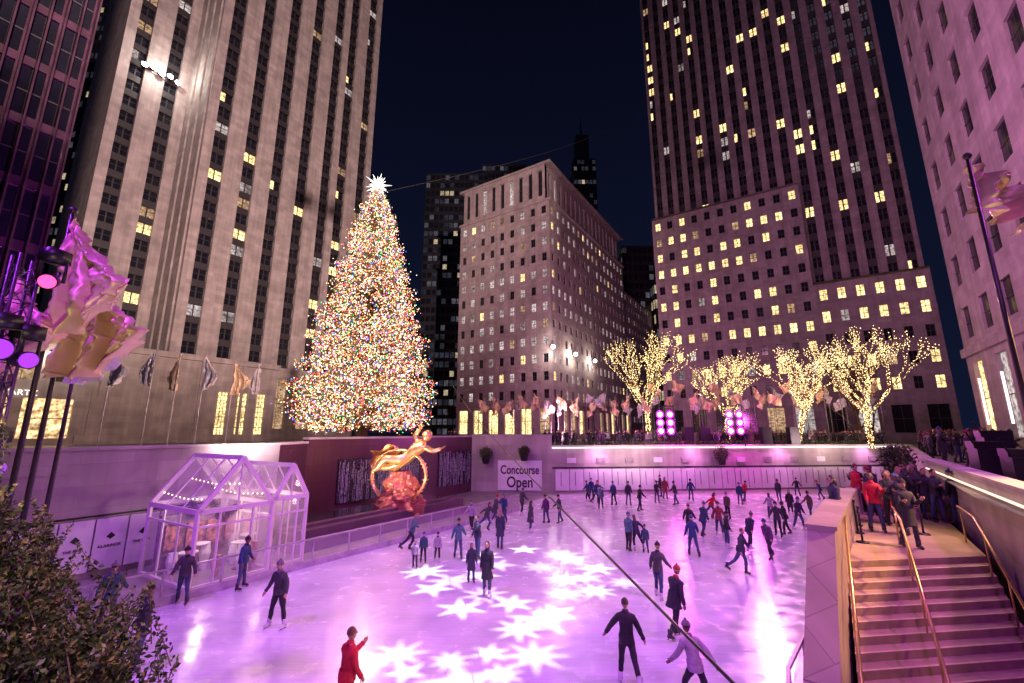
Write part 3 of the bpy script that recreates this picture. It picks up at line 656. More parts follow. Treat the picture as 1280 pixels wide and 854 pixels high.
# ============ FLAGS
def cloth(name,c,metal=0):
    return pm(name,c,.42,metal,1.2,.2,.5,5)
FC=cloth("flag_cloth_gold",(.78,.60,.38),.35); FC2=cloth("flag_cloth_silver",(.62,.58,.60),.2); FC3=cloth("flag_cloth_violet",(.5,.38,.6),.2)
POLE=pm("flagpole_metal",(.28,.26,.27),.4,.5); POLED=pm("flagpole_bronze",(.06,.05,.05),.4,.5); POLEL=pm("flagpole_light",(.45,.42,.42),.4,.3)
def flag(x,y,z0,z1,w=1.5,h=1.0,az=0.,mat=None,seed=0,droop=.6,fold=1.,nu=18,nv=8,pole=None):
    rd=random.Random(seed); e=empty("flagpole"); mb=MB(); mb.tube([(x,y,z0),(x,y,z1)],[.05,.035],8); mb.ell((x,y,z1+.05),.08,8,6); finish(mb,"pole",[pole or POLE],e,True)
    dv=Vector((math.cos(az),math.sin(az),0)); nv_=Vector((-dv.y,dv.x,0)); ph=rd.random()*6; mb=MB()
    def fn(u,v):
        k=noise.noise(Vector((u*3+seed,v*2.2,seed*.7))); k2=noise.noise(Vector((u*8+seed,v*7,seed*.3)))+.5*noise.noise(Vector((u*17+seed,v*13,seed)))
        f_=math.sin(u*11+ph+v*2+k*3)*.12*(.3+u)*w+math.sin(u*23+v*6+ph*2+k*5)*.05*w+k2*.07*w*(fold-.6)
        return Vector((x,y,z1-.05-v*h*(1-.2*u)-droop*u**1.2*w*.8+.14*h*k*u*fold+.05*k2*fold*h*u))+dv*(u*w*(1-.45*droop)-.15*w*v*u+.08*w*math.sin(u*9+v*3+ph)+.12*k*w*fold*u)+nv_*f_*fold
    mb.grid(fn,nu,nv); finish(mb,"cloth",[mat or FC],e,True)
def hanging(x,y,z0,z1,w,h,az,mat,seed,pole=None,g=70):
    """limp flag hanging in deep vertical folds from the pole head"""
    e=empty("flagpole"); mb=MB(); mb.tube([(x,y,z0),(x,y,z1)],[.045,.03],8); mb.ell((x,y,z1+.05),.07,8,6); finish(mb,"pole",[pole or POLED],e,True)
    dv=Vector((math.cos(az),math.sin(az),0)); nv_=Vector((-dv.y,dv.x,0)); mb=MB(); rd=random.Random(seed); ph=rd.random()*6
    def fn(u,v):
        k=noise.noise(Vector((u*2.5+seed,v*2,seed*.7))); k2=noise.noise(Vector((u*7,v*9+seed,seed*.3)))+.6*noise.noise(Vector((u*15,v*19,seed)))
        spread=.30+.70*math.sin(min(1,v*1.25)*1.57)*(1-.35*max(0,v-.6)/.4)
        f_=(math.sin(u*17+ph+k*3+v*1.5)*.09+math.sin(u*31+ph*2+v*4+k*4)*.035)*w*(.5+.7*v)+k2*.06*w
        sag=u**1.4*h*.28*(1-v)+.10*h*math.sin(u*3.1)*v
        return Vector((x,y,z1-.05-v*h*(1-.25*u)-sag+.05*k2*h*v))+dv*(u*w*spread+.10*k*w*v+.04*w*k2)+nv_*f_
    mb.grid(fn,g,g); finish(mb,"cloth",[mat],e,True)
for i in range(26):
    t=i/25; flag(-4+20*t,50.5+random.random()*4,PZ,9.2+random.random()*1.3,1.7,1.2,random.uniform(-.6,.3)+3.14*(i%2),(FC,FC2,FC)[i%3],i,random.uniform(.6,1))
for i in range(30):
    t=i/29; flag(17+28*t,51.5+random.random()*3.5,PZ,9.8+random.random()*2.4,1.8,1.25,random.uniform(-.5,.4)+3.14*(i%2),(FC,FC2,FC)[i%3],i+50,random.uniform(.4,.9))
for i,t in enumerate((0,2.1,3.5,5.1,7.1,9)):
    p=Vector((-25,27,0))+A*t; hanging(p.x,p.y,PZ,11+.2*(i%2),1.3,2.4,(-.3,2.9,2.6,-.2,.1,2.8)[i],(FC2,FC2,FC,FC2,FC,FC2)[i],i+90,POLEL,30)
flag(9.7,8.3,PZ,11.5,1.8,1.1,.25,FC,201,.45,1.3,80,50,POLED)
hanging(-8.0,7.3,PZ,9.7,1.35,2.3,-.15,FC,205); hanging(-8.45,8.0,PZ,9.0,1.5,2.2,.1,FC,207); hanging(-9.7,9.6,PZ,8.6,1.3,1.7,-.2,FC2,209); hanging(-8.6,7.2,PZ,8.5,1.2,1.7,-.3,FC,211)
# ============ STAGE TRUSS NEAR LEFT
tr=empty("lighting_truss"); mb=MB(); tx,ty=-7.5,6.15
cs=[(tx,ty),(tx+.24,ty-.1),(tx+.28,ty+.16),(tx+.04,ty+.24)]
for c in cs: mb.tube([(c[0],c[1],PZ),(c[0],c[1],8.4)],.022,8)
z=PZ
while z<8.2:
    for i in range(4):
        a=cs[i];b_=cs[(i+1)%4]; mb.tube([(a[0],a[1],z),(b_[0],b_[1],z+.3)],.010,5); mb.tube([(a[0],a[1],z),(b_[0],b_[1],z)],.010,5)
    z+=.3
finish(mb,"truss_frame",[pm("truss_paint",(.12,.08,.13),.35,.5)],tr,True)
VIO=em("violet_lens",(.45,.05,1),1.3); PINK=em("pink_lens",(1,.06,.25),3)
def head(name,p,t,lens,r=.17,parent=None):
    mb=MB(); p=Vector(p); dv=(Vector(t)-p).normalized()
    mb.tube([p-dv*.35,p-dv*.3,p-dv*.02,p],[r*.5,r*.85,r*1.05,r*1.05],18,0); mb.tube([p+dv*.001,p+dv*.03,p+dv*.05],[r*.92,r*.8,r*.3],18,1)
    s=dv.cross(UP).normalized(); mb.tube([p-dv*.15-s*r*1.3,p-dv*.15-s*r*1.3+UP*.3,p-dv*.15+s*r*1.3+UP*.3,p-dv*.15+s*r*1.3],.025,6,0)
    mb.beam(p-dv*.15+UP*.3,p-dv*.15+UP*.5,.22,.3,0)
    finish(mb,name,[DARK,lens],parent,True)
head("moving_head_lamp",(-6.95,6.2,8.0),(-3,1,6),PINK,.11,tr); head("moving_head_lamp",(-6.95,5.8,6.9),(-2,2.5,6.3),VIO,.15,tr); head("moving_head_lamp",(-6.9,6.15,6.8),(-1,4.5,6.0),VIO,.12,tr); head("moving_head_lamp",(-6.8,6.0,5.3),(-2,8,3),VIO,.10,tr)
point("truss_wash",(-6.9,5.3,6.6),22,(.55,.08,1),.15); point("truss_wash",(-6.9,5.5,5.4),28,(.55,.05,1),.15)
sg_=empty("stage_light_rig"); mb=MB()
for x0 in (15.6,22.9):
    for i in range(2):
        for j in range(3):
            c=Vector((x0+i*1.05,46.6,5.9+j*.85)); mb.tube([c+Vector((0,.3,0)),c],[.3,.42],12,0); mb.tube([c-Vector((0,.002,0)),c-Vector((0,.03,0))],[.41,.39],14,1); mb.tube([c-Vector((0,.032,0)),c-Vector((0,.05,0))],[.25,.23],12,2)
    for dx in (-.55,1.6): mb.tube([(x0+dx,47,PZ),(x0+dx,47,8.5)],.05,6,0)
    mb.beam((x0-.55,47,8.5),(x0+1.6,47,8.5),.1)
for x in (18.6,20.4,27,30): mb.obox(Vector((x,48,0)),Vector((1,0,0)),1.0,Vector((0,1,0)),.8,PZ,PZ+2.2,0)
finish(mb,"rig_lamps",[DARK,em("magenta_lens",(1,.03,.85),3),em("magenta_core",(1,.5,1),8)],sg_)
point("stage_wash_lamp",(16.5,45.7,6.6),1500,(1,.08,.8),.5); point("stage_wash_lamp",(23.8,45.7,6.6),1500,(1,.08,.8),.5)
spot("stage_back_wash",(20,56,9),(24,85,12),16000,(1,.12,.75),110,.8,.5); spot("stage_back_wash",(12,57,9),(4,90,16),12000,(1,.3,.7),100,.8,.5)
n=9000; t=rng.random(n); pos=np.stack([4.5+37*t,45.9+3.8*t+rng.random(n)*.9,PZ+.3+rng.random(n)*.45],1)
scatter("plaza_hedge",LEAF,pos,rng.uniform(.06,.14,n),rng.integers(0,2,n),HG,rot=True)
hb=empty("boxwood_shrub"); pos=[];scs=[];mis=[];mb=MB(); rd=random.Random(8)
for k in range(2300):
    s=rd.random(); bx=-5.7+3.0*s+rd.gauss(0,.09); by=4.25-.75*s+rd.gauss(0,.24)-.1; top=6.0-1.7*s**.85+rd.gauss(0,.09)+(.16 if rd.random()<.12 else 0)
    a=rd.uniform(0,6.28); ln=rd.uniform(.2,.5); tip=Vector((bx+.12*math.cos(a),by+.12*math.sin(a),top-rd.random()**1.2*1.7)); b0=tip-Vector((.18*math.cos(a),.18*math.sin(a),ln))
    mb.tube([b0,tip],[.006,.002],3)
    nj=int(ln*120)
    for j in range(nj):
        u=j/nj; p=b0.lerp(tip,u); az=j*2.4; r=.045*(1.15-u)
        pos.append((p.x+r*math.cos(az),p.y+r*math.sin(az),p.z+rd.uniform(-.01,.01))); scs.append(rd.uniform(.017,.031)*(1.2-.4*u)); mis.append(2 if u>.75 and rd.random()<.5 else rd.choice((0,0,1)))
scatter("foliage",LEAF2,pos,scs,mis,[pm("box_leaf_dark",(.035,.06,.015),.5),pm("box_leaf",(.08,.11,.025),.5),pm("box_leaf_tip",(.22,.20,.05),.5)],hb,rot=True)
finish(mb,"stems",[BARK],hb)
for c,r in (((-2.6,44.9,3.7),.7),((1.2,44.6,3.9),.6),((21.5,46.2,3.6),.8),((17.5,20.5,4.6),.7)):
    n=1500; dv=rng.normal(size=(n,3)); dv/=np.linalg.norm(dv,axis=1,keepdims=True); e=empty("potted_shrub"); scatter("foliage",LEAF2,np.array(c)+dv*(r*rng.random(n)[:,None]**.5)*(.8+.3*rng.random((n,1))),rng.uniform(.05,.1,n),rng.integers(0,2,n),HG,e,rot=True)
    mb=MB(); mb.tube([(c[0],c[1],c[2]-r-.3),(c[0],c[1],c[2]-r+.25)],[.3,.42],14); finish(mb,"pot",[DARK],e)
fl=empty("floodlight"); mb=MB(); c=Vector((-77.1,81.6,82))+B*1.2
for i in range(5):
    p=c+A*(i*1.5-3)+UP*(.5*(i%2)); mb.tube([p-B*.6,p],[.4,.6],10,0); mb.tube([p+B*.01,p+B*.1],[.56,.5],10,1)
mb.beam(c-A*3.6-B*.6,c+A*3.6-B*.6,.2,.2,0); finish(mb,"lamp_bank",[DARK,em("flood_lens",(1,.95,.85),25)],fl)
point("lamp_light",c+B*3+UP*1,3500,(1,.9,.8),.6)
def walllamp(p,s,W,c=(1,.85,.7)):
    e=empty("wall_lamp"); mb=MB(); mb.ell(p,s,10,8); mb.tube([Vector(p)+UP*s,Vector(p)+UP*(s+.25)],[.6*s,.1],8,1); finish(mb,"lamp_globe",[em("lamp_globe_glow",c,8),DARK],e); point("lamp_light",Vector(p)+Vector((0,-1.2,-.4)),W,c,s)
walllamp(M0-A*1.2+B*1.0+UP*24,.5,2600); walllamp(M0+A*10+B*1.2+UP*24,.5,1900); walllamp(M0+A*22+B*1.2+UP*24,.5,1600)
for t in (20,25): p=Q+A*t+B*.8+UP*16; walllamp(p,.25,400)
mb=MB(); a=Vector((-4.1,30,9.0)); b_=Vector((1.35,3.0,4.3)); pts=[a.lerp(b_,k/16)-UP*.3*math.sin(math.pi*k/16) for k in range(17)]
mb.tube(pts,.012,6); finish(mb,"suspension_cable",[DARK])
mb=MB(); a=Vector((-12.3,38,28.3)); b_=Vector((32.6,94,83.3)); mb.tube([a.lerp(b_,k/8)-UP*2*math.sin(math.pi*k/8) for k in range(9)],.04,5); finish(mb,"overhead_cable",[DARK])
mb=MB()
for x,y,w,h in ((17.2,16.6,1.2,1.1),(18.6,17.6,1.0,1.5),(16.2,14.6,1.1,.9)):
    mb.obox(Vector((x,y,0)),A,w,B,.8,PZ,PZ+h,0); mb.obox(Vector((x,y,0))-B*.05+A*.1,A,w-.2,B,.9,PZ+h+.002,PZ+h+.25,0); mb.tube([(x,y,PZ+h),(x-.3,y,PZ+h+.6)],.03,6)
finish(mb,"sound_desk",[DARK])
# ============ PEOPLE
def person_mesh(name,lean=.05,L=(0.15,.2,.06),R=(-.1,.15,.06),LA=(.2,.15,.3),RA=(-.2,.15,.3),coat=0,hat=True,longhair=False,turn=0.,tilt=0.,blade=True):
    mb=MB()
    up=Vector((0,-math.sin(lean),math.cos(lean))); fwd=Vector((0,-math.cos(lean),-math.sin(lean)))
    pel=Vector((0,0,.93)); V=[];E=[];R_=[];cat=[]
    def add(p,r,par,c):
        V.append(Vector(p));R_.append(r);cat.append(c)
        if par is not None:E.append((par,len(V)-1))
        return len(V)-1
    i0=add(pel,(.155,.125),None,1); i1=add(pel+up*.16,(.165,.135),i0,0); i2=add(pel+up*.32,(.18,.145),i1,0); i3=add(pel+up*.46,(.165,.125),i2,0)
    i4=add(pel+up*.555,(.065,.065),i3,0); i5=add(pel+up*.62,(.05,.05),i4,2)
    feet=[];hands=[]
    for sd,(s,k,a),(sw,ab,el) in ((1,L,LA),(-1,R,RA)):
        h=pel+Vector((sd*.095,0,-.05))
        td=Vector((sd*math.sin(a),-math.sin(s)*math.cos(a),-math.cos(s)*math.cos(a))); kn=h+td*.42; s2=s-k
        cd=Vector((sd*math.sin(a),-math.sin(s2)*math.cos(a),-math.cos(s2)*math.cos(a))); an=kn+cd*.40
        hi=add(h,(.1,.105),i0,1); m=add(h+td*.2,.092,hi,1); ki=add(kn,.07,m,1); cm=add(kn+cd*.15,.068,ki,1); ai=add(an,.055,cm,1)
        feet.append((an,s2)); shp=pel+up*.45+Vector((sd*.17,0,0)); si=add(shp,.09,i3,0)
        ud=Vector((sd*math.sin(ab),0,0))+(-up*math.cos(sw)+fwd*math.sin(sw))*math.cos(ab); elp=shp+ud*.28; w=sw+el
        fd=Vector((sd*math.sin(ab)*.7,0,0))+(-up*math.cos(w)+fwd*math.sin(w))*math.cos(ab); fd.normalize(); wr=elp+fd*.24
        m=add(shp+ud*.14,.08,si,0);ei=add(elp,.068,m,0);wi=add(wr,.05,ei,0); hands.append((wr,fd,sd))
    VV,FF=skin(V,E,R_,0,1)
    VV=[v+Vector((noise.noise(v*9),noise.noise(v*9+Vector((5,0,0))),0))*.018 for v in VV]
    b=len(mb.v); mb.v+=VV
    for fc in FF:
        c=sum((VV[i] for i in fc),Vector())/len(fc); best=9;bc=0
        for (p,q) in E:
            A_=V[p];B_=V[q];t=max(0,min(1,(c-A_).dot(B_-A_)/(B_-A_).length_squared)); dd=(c-A_-(B_-A_)*t).length
            if dd<best: best=dd;bc=cat[q]
        if bc==1 and c.z>pel.z-.04: bc=0
        mb.f.append(tuple(b+i for i in fc));mb.m.append(bc)
    for wr,fd,sd in hands:
        side=fd.cross(Vector((sd,0,0))); side=side.normalized() if side.length>.1 else Vector((0,-1,0)); nrm=fd.cross(side).normalized()
        mb.tube([wr-fd*.01,wr+fd*.03,wr+fd*.085],[.026,.036,.034],6,2)
        for k,l in enumerate((.062,.072,.068,.052)):
            r0=wr+fd*.08+side*(.025-.0165*k); curl=nrm*(-sd); mb.tube([r0,r0+fd*l*.5+curl*.008,r0+fd*l*.85+curl*.03],[.011,.010,.008],5,2)
        t0=wr+fd*.035+side*.028; mb.tube([t0,t0+fd*.025+side*.025,t0+fd*.055+side*.032],[.013,.012,.009],5,2); mb.tube([wr-fd*.03,wr+fd*.005],[.055,.05],8,0)
    for an,s2 in feet:
        t=-s2*.5; fw=Vector((0,-math.cos(t),-math.sin(t))).normalized(); dn=Vector((0,fw.z,-fw.y)).normalized()
        if dn.z>0: dn=-dn
        mb.tube([an+Vector((0,0,.12)),an,an+dn*.05],[.062,.062,.055],8,4); mb.tube([an-fw*.06+dn*.055,an+fw*.03+dn*.05,an+fw*.12+dn*.06,an+fw*.18+dn*.07],[.045,.05,.045,.025],8,4)
        if blade:
            mb.tube([an-fw*.08+dn*.13,an+fw*.2+dn*.13],[.008,.008],4,6); mb.tube([an-fw*.04+dn*.07,an-fw*.04+dn*.13],[.012,.01],4,6); mb.tube([an+fw*.12+dn*.07,an+fw*.12+dn*.13],[.012,.01],4,6)
    hm=Matrix.Rotation(turn,3,'Z')@Matrix.Rotation(lean*.5+tilt,3,'X'); hc=pel+up*.735+fwd*.015
    def hp(x,y,z): return hc+hm@Vector((x,y,z))
    mb.ell(hc,(.076,.094,.115),12,9,2,hm); mb.ell(hp(0,-.03,-.06),(.055,.06,.05),8,6,2,hm); mb.tube([hp(0,-.092,.02),hp(0,-.113,-.02),hp(0,-.09,-.03)],[.008,.015,.01],5,2)
    for sx in(-1,1):
        mb.ell(hp(sx*.03,-.084,.008),(.013,.01,.008),6,4,6,hm); mb.ell(hp(sx*.077,.0,-.005),(.01,.02,.03),6,4,2,hm); mb.tube([hp(sx*.045,-.085,.03),hp(sx*.018,-.094,.032)],[.005,.005],4,3)
    mb.tube([hp(-.024,-.084,-.055),hp(0,-.092,-.056),hp(.024,-.084,-.055)],[.005,.007,.005],4,7)
    mb.ell(hp(0,.018,.022),(.086,.096,.108),12,8,3,hm,zmin=-.35)
    if longhair: mb.tube([hp(0,.05,.02),hp(0,.07,-.1),hp(0,.075,-.22),hp(0,.06,-.3)],[.08,.085,.07,.03],8,3)
    if hat:
        mb.ell(hp(0,.008,.045),(.093,.105,.1),12,8,5,hm,zmin=-.05); mb.tube([hp(0,.005,.03),hp(0,.006,.065)],[.104,.1],12,5); mb.ell(hp(0,.01,.155),(.03,.03,.03),8,5,5)
    mb.tube([pel+up*.53,pel+up*.57,pel+up*.61],[.085,.082,.066],10,5 if hat else 0)
    if coat: mb.tube([pel+up*.2,pel+Vector((0,0,-.05)),pel+Vector((0,.02,-coat*.6)),pel+Vector((0,.03,-coat))],[.168,.19,.2,.225],14,0,False)
    else: mb.tube([pel+up*.12,pel,pel+Vector((0,0,-.09))],[.168,.178,.175],12,0,False)
    mz=min(v.z for v in mb.v)
    me=bpy.data.meshes.new(name); me.from_pydata([v-Vector((0,0,mz)) for v in mb.v],[],mb.f)
    for p,m in zip(me.polygons,mb.m): p.material_index=m; p.use_smooth=True
    for i in range(8): me.materials.append(None)
    return me
SK=[pm("skin_%d"%i,c,.5,0,5,.08,0) for i,c in enumerate(((.55,.34,.25),(.42,.25,.17),(.2,.11,.07)))]
JK=[pm("jacket_%d"%i,c,.75,0,8,.25,.4,30) for i,c in enumerate(((.02,.02,.03),(.03,.03,.06),(.02,.05,.14),(.05,.05,.055),(.09,.03,.1),(.03,.07,.10),(.35,.3,.35),(.5,.015,.03),(.02,.02,.02),(.10,.07,.06),(.25,.05,.05),(.07,.15,.18)))]
PT=[pm("trousers_%d"%i,c,.8,0,8,.25,.4,30) for i,c in enumerate(((.02,.02,.025),(.04,.06,.13),(.02,.02,.03),(.05,.07,.13)))]
HR=[pm("hair_%d"%i,c,.5,0,20,.3,.3) for i,c in enumerate(((.03,.02,.015),(.12,.06,.03),(.3,.2,.1)))]
HT=[pm("knit_%d"%i,c,.9,0,30,.3,.5) for i,c in enumerate(((.02,.02,.03),(.2,.18,.2),(.3,.03,.05),(.05,.08,.2),(.03,.03,.03)))]
SHOE=pm("skate_leather",(.03,.03,.03),.4); SHOEW=pm("skate_leather_white",(.6,.6,.62),.4); LIP=pm("lips",(.4,.12,.12),.5); STEEL=pm("blade_steel",(.1,.1,.11),.3,.8)
poses=[dict(),
 dict(lean=.3,L=(.6,.7,.1),R=(-.35,.3,.15),LA=(.5,.5,.5),RA=(-.5,.5,.3)),
 dict(lean=.15,L=(.3,.4,.1),R=(-.5,.4,.2),LA=(.3,.7,.2),RA=(.2,.5,.2),hat=False),
 dict(coat=.4,longhair=True,hat=False,L=(.1,.1,.03),R=(-.1,.1,.03)),
 dict(L=(.05,.05,.08),R=(-.05,.05,.08),LA=(.9,.1,1.2),RA=(.2,.1,.4),hat=False),
 dict(lean=.22,L=(.4,.5,.05),R=(-.25,.4,.05),LA=(1.3,.2,.2),RA=(0,.3,.3),coat=.2),
 dict(lean=.12,L=(.35,.3,.1),R=(-.2,.2,.1),LA=(.1,.35,.4),RA=(.5,.35,.5)),
 dict(lean=.1,L=(.0,.05,.2),R=(.1,.15,.2),LA=(.1,.45,.5),RA=(.1,.45,.5)),
 dict(lean=.0,coat=.35,hat=True,LA=(.5,.1,1.7),RA=(.4,.1,1.6)),
 dict(lean=.35,L=(.4,.9,.05),R=(-.7,.3,.1),LA=(.8,.3,.6),RA=(-.7,.4,.2),hat=False,longhair=True)]
PM=[person_mesh("skater_%d"%i,**p) for i,p in enumerate(poses)]
SM=[person_mesh("stander_%d"%i,blade=False,**p) for i,p in enumerate((poses[0],poses[3],poses[4],poses[8],dict(hat=False,LA=(.2,.1,.5),RA=(.6,.1,1.5)),dict(LA=(1.4,.1,1.2),RA=(1.3,.1,1.3),hat=False)))]
def place(me,x,y,z,az,sc=1.,jk=None,pt=None,name="skater",parent=None,rd=random,ht=None,sk=None,white=False):
    o=bpy.data.objects.new(name,me); link(o,parent); o.location=(x,y,z); o.rotation_euler=(0,0,az); o.scale=(sc,)*3
    ch=[JK[jk if jk is not None else rd.choice((0,0,1,1,2,3,3,4,5,6,7,8,8,9,10,11))],PT[pt if pt is not None else rd.randint(0,3)],SK[rd.choice((0,0,1,1,2))],HR[rd.choice((0,0,1,2))],SHOEW if white else SHOE,HT[ht if ht is not None else rd.randint(0,4)],STEEL,LIP]
    for i,m in enumerate(ch): o.material_slots[i].link='OBJECT'; o.material_slots[i].material=m
    return o
spec={0:(6,-2.6,1,5),1:(0,2.6,1.03,0),2:(6,.4,1,3),3:(7,1.6,1,2),4:(7,-.3,1.03,3),5:(4,2.4,1,7),7:(0,0,.62,6),8:(0,.2,.7,5),9:(0,.3,.68,6),11:(3,.3,.78,1),13:(3,-.2,1,0),36:(6,2.4,1,3),37:(5,2.0,1.05,0),38:(2,2.9,1,8),39:(1,3.4,.95,6),40:(2,.8,1.0,1),42:(1,-1.2,1,4),29:(0,3,.7,5),34:(6,3,1,2),14:(3,2.9,1,1)}
rp=random.Random(11)
for i,(x,y) in enumerate(ICE):
    if i in spec: a,az,sc,jk=spec[i]
    else: a,az,sc,jk=rp.choice((0,0,1,3,4,5,6,6,7,9,6)),rp.uniform(-3.1,3.1),rp.uniform(.93,1.04),None
    place(PM[a],x,y,.03,az,sc,jk,rd=rp,white=rp.random()<.3)
for i in range(8):
    place(PM[rp.choice((0,1,6,3,4,7))],rp.uniform(6,30),rp.uniform(37,42),.03,rp.uniform(-3,3),rp.uniform(.9,1.03),rd=rp)
jl=[7,7,0,1,None,0,0,1,3,0]
for i,(x,y) in enumerate(LAND):
    place(SM[rp.randint(0,4)],x,y,2.65,rp.uniform(-2,2),1,jl[i],name="visitor",rd=rp)
for k in range(10): place(SM[rp.randint(0,4)],12.6+rp.random()*4+k*.25,15.2+k*.45+rp.random(),2.65,rp.uniform(-3,3),1,rp.choice((0,1,3,8)),name="visitor",rd=rp)
cr_=empty("crowd")
for k in range(190):
    t=rp.random(); x=3+40*t; y=47.3+3.8*t+rp.random()*4
    place(SM[rp.randint(0,5)],x,y,PZ,rp.uniform(-.8,.8),rp.uniform(.93,1.07),rp.choice((0,1,3,8,8,4,9,6)),name="onlooker",parent=cr_,rd=rp)
for k in range(70):
    t=rp.random(); p=Vector((19.5,21.4,0)).lerp(Vector((43,49,0)),t)+B*(.8+rp.random()*3.5)
    place(SM[rp.randint(0,5)],p.x,p.y,PZ,1.2+rp.uniform(-.8,.8),rp.uniform(.93,1.07),rp.choice((0,1,3,8,8,9)),name="onlooker",parent=cr_,rd=rp)
for k in range(22):
    t=rp.random(); p=Vector((-13.6,30,0)).lerp(Vector((-4,46,0)),t)-B*(1.5+rp.random()*3)
    if (p.xy-Vector((TX,TY))).length>6: place(SM[rp.randint(0,5)],p.x,p.y,PZ,.6,1,rp.choice((0,1,3,8)),name="onlooker",parent=cr_,rd=rp)
# ============ GOBO PROJECTORS (stars)
gz=.8
def projector(GP,ST,sizes,W):
    gp=empty("gobo_projector")
    cu=bpy.data.curves.new("gobo","CURVE"); cu.dimensions='2D'; cu.fill_mode='BOTH'
    def spl(P_):
        s=cu.splines.new('POLY'); s.points.add(len(P_)-1); s.use_cyclic_u=True
        for p,q in zip(s.points,P_): p.co=(q[0],q[1],0,1)
    spl([(.7*math.cos(t*math.pi/24),.7*math.sin(t*math.pi/24)) for t in range(48)])
    k=gz/(GP.z-.03)
    for i,(x,y) in enumerate(ST):
        dmin=min(math.hypot(x-a,y-b) for j,(a,b) in enumerate(ST) if j!=i)
        r=min(sizes[i%4],dmin*.54); npt=(5,8,6,8)[i%4]; ph=i*.7
        spl([((x-GP.x+r*(1 if j%2==0 else .36)*math.cos(ph+math.pi*j/npt))*k,(y-GP.y+r*(1 if j%2==0 else .36)*math.sin(ph+math.pi*j/npt))*k) for j in range(2*npt)])
    o=bpy.data.objects.new("gobo",cu); scene.collection.objects.link(o); bpy.context.view_layer.update()
    me=bpy.data.meshes.new_from_object(o.evaluated_get(bpy.context.evaluated_depsgraph_get())); bpy.data.objects.remove(o); me.materials.clear(); me.materials.append(BLACK)
    o=link(bpy.data.objects.new("gobo_plate",me),gp); o.location=GP-UP*gz
    mb=MB(); mb.tube([GP-UP*gz,GP+UP*.4],[.72,.72],24,0,False); mb.tube([GP+UP*.4,GP+UP*.6],[.72,.3],24); finish(mb,"projector_housing",[BLACK],gp)
    spot("star_projector_lamp",GP,GP-UP*10,W,(.95,.85,1),70,.05,.002)
projector(Vector((0.5,15,46)),STARS,(.9,1.2,1.0,1.6),230000)
projector(Vector((2.3,16,46)),[(-.6,20.9),(1.2,20.6),(3.0,19.2),(1.9,17.4),(.9,15.1),(-1.0,17.3),(-2.4,18.8),(-3.0,13.0),(-1.2,11.6),(.6,12.9),(2.8,21.6),(4.4,18.6)],(1.2,1.0,1.3,.9),140000)
# ============ WASH LIGHTS
spot("rink_wash_lamp",(-16,4,22),(-3,20,0),15500,(.46,.05,1),75,.8,.6)
spot("rink_wash_lamp",(22,6,24),(6,26,0),18000,(.80,.12,1),80,.8,.6)
spot("rink_wash_lamp",(0,-6,20),(0,14,0),13000,(.52,.06,1),80,.8,.6)
spot("rink_wash_lamp",(30,55,22),(16,32,0),25000,(1,.34,.72),80,.8,.7)
spot("rink_center_lamp",(3,8,30),(2,19,0),14000,(.8,.32,1),50,1,.6)
spot("pit_wall_lamp",(4,24,14),(-15,20,3),2600,(1,.5,.62),75,.8,.4)
spot("statue_lamp",(-3.5,24.5,1.5),(-7.4,31.3,4),3400,(1,.52,.28),40,.6,.2); spot("statue_lamp",(-10,27.5,1.5),(-7.4,31.3,4),1700,(1,.7,.45),50,.6,.2); spot("waterfall_lamp",(-8,33,1.2),(-9.5,38,2.5),250,(.9,.7,1),110,.8,.2)
spot("stair_lamp",(16.5,9,9),(9,9,1),11000,(1,.52,.16),80,.8,.3); spot("stair_lamp",(13.5,14,7),(11,15,2.6),1000,(1,.60,.3),100,.8,.3)
spot("stair_lamp",(6.5,1.5,7),(8.5,9,1.2),900,(1,.55,.2),80,.8,.3)
for t in (.12,.37,.62,.87):
    p=Vector((4,45,0)).lerp(Vector((43,49,0)),t); spot("ledge_lamp",p+fn*1.2+UP*4.4,p+UP*1.5,430,(.88,.32,.8),150,1,.3)
spot("hedge_fill",(-1.5,1,8.5),(-4.3,3.9,4.6),520,(1,.85,.4),60,.6,.1)  # warm fill added to brighten the shrub, no fixture here
spot("near_flag_fill",(-3,3,5),(-8,7.3,8.3),430,(1,.76,.40),45,.6,.1); spot("near_flag_fill",(6,5,5.5),(10,8.3,11),320,(1,.74,.40),45,.6,.1)  # unseen warm fills added to bring out the near flags
spot("facade_fill",(25,-25,38),(-52,92,75),830000,(1,.67,.62),62,.7,1)  # this and the facade spots below: unseen fills added to light the fronts
spot("podium_fill",(-16,38,5),(-48,66,12),20000,(1,.62,.50),100,.8,.6)  # added fill for the podium wall, which the wide spot misses
spot("facade_fill",(-20,-20,35),(60,88,60),95000,(1,.46,.70),65,.8,1)
spot("facade_fill",(-10,-10,30),(10,100,45),80000,(1,.52,.58),38,.8,1)
spot("facade_fill",(5,50,5),(20,105,30),14000,(1,.5,.65),80,.8,1)
spot("facade_fill",(0,30,24),(42,38,40),46000,(.98,.32,.80),95,.8,.6)
spot("facade_fill",(-12,14,6),(-34,18,28),20000,(.7,.12,.9),90,.8,.5)
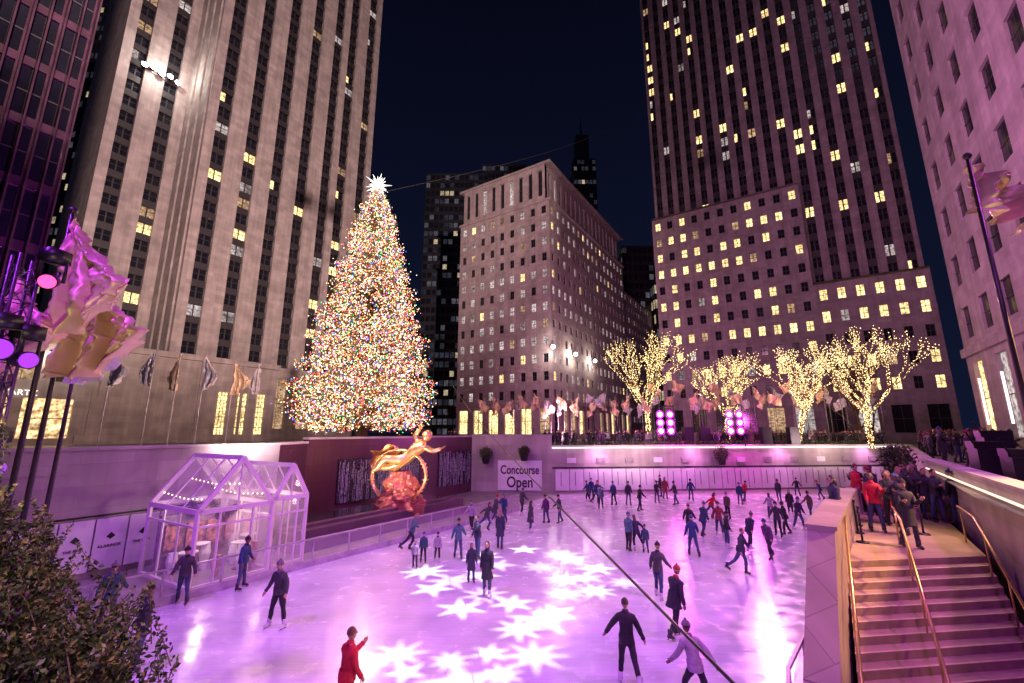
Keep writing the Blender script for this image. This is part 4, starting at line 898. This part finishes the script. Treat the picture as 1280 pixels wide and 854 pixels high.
spot("flag_fill",(12,40,4.6),(12,52,8),2800,(1,.66,.7),120,.9,.4); spot("flag_fill",(34,42,4.6),(33,51,9),3200,(1,.66,.66),120,.9,.4)  # unseen fills added to lift the plaza flags and crowd
spot("flag_fill",(-12,22,5.4),(-22,31,9),3000,(1,.74,.75),100,.9,.3)  # added fill for the dark left flags
# ============ WORLD
w=bpy.data.worlds.new("World"); scene.world=w; w.use_nodes=True; N=w.node_tree.nodes; L=w.node_tree.links; bg=N["Background"]
sk=N.new('ShaderNodeTexSky'); sk.sky_type='NISHITA'; sk.sun_disc=False; sk.sun_elevation=math.radians(-4); sk.sun_rotation=math.radians(200)
bg.inputs[1].default_value=.02; L.new(sk.outputs[0],bg.inputs[0])
bg2=N.new('ShaderNodeBackground'); bg2.inputs[1].default_value=1
tc=N.new('ShaderNodeTexCoord'); sx=N.new('ShaderNodeSeparateXYZ'); L.new(tc.outputs['Generated'],sx.inputs[0]); cr=N.new('ShaderNodeValToRGB'); L.new(sx.outputs[2],cr.inputs[0])
cr.color_ramp.elements[0].color=(.005,.008,.026,1); cr.color_ramp.elements[1].color=(.0015,.002,.008,1); cr.color_ramp.elements[1].position=.8
L.new(cr.outputs[0],bg2.inputs[0]); ad=N.new('ShaderNodeAddShader'); L.new(bg.outputs[0],ad.inputs[0]); L.new(bg2.outputs[0],ad.inputs[1]); L.new(ad.outputs[0],N["World Output"].inputs[0])
sl=bpy.data.lights.new("moonlight",'SUN'); sl.energy=.03; sl.color=(.8,.7,1); sl.angle=math.radians(10); so=link(bpy.data.objects.new("moonlight",sl)); so.rotation_euler=(math.radians(50),0,math.radians(-20))
# ============ CAMERA
c=bpy.data.cameras.new("camera"); co=link(bpy.data.objects.new("camera",c)); co.location=(0,0,H); co.rotation_euler=(math.radians(90)+th,0,0); c.lens=545/1280*36; c.sensor_width=36; c.clip_start=.1; c.clip_end=3000; scene.camera=co
scene.view_settings.view_transform='Standard'; scene.view_settings.look='None'; scene.view_settings.exposure=0
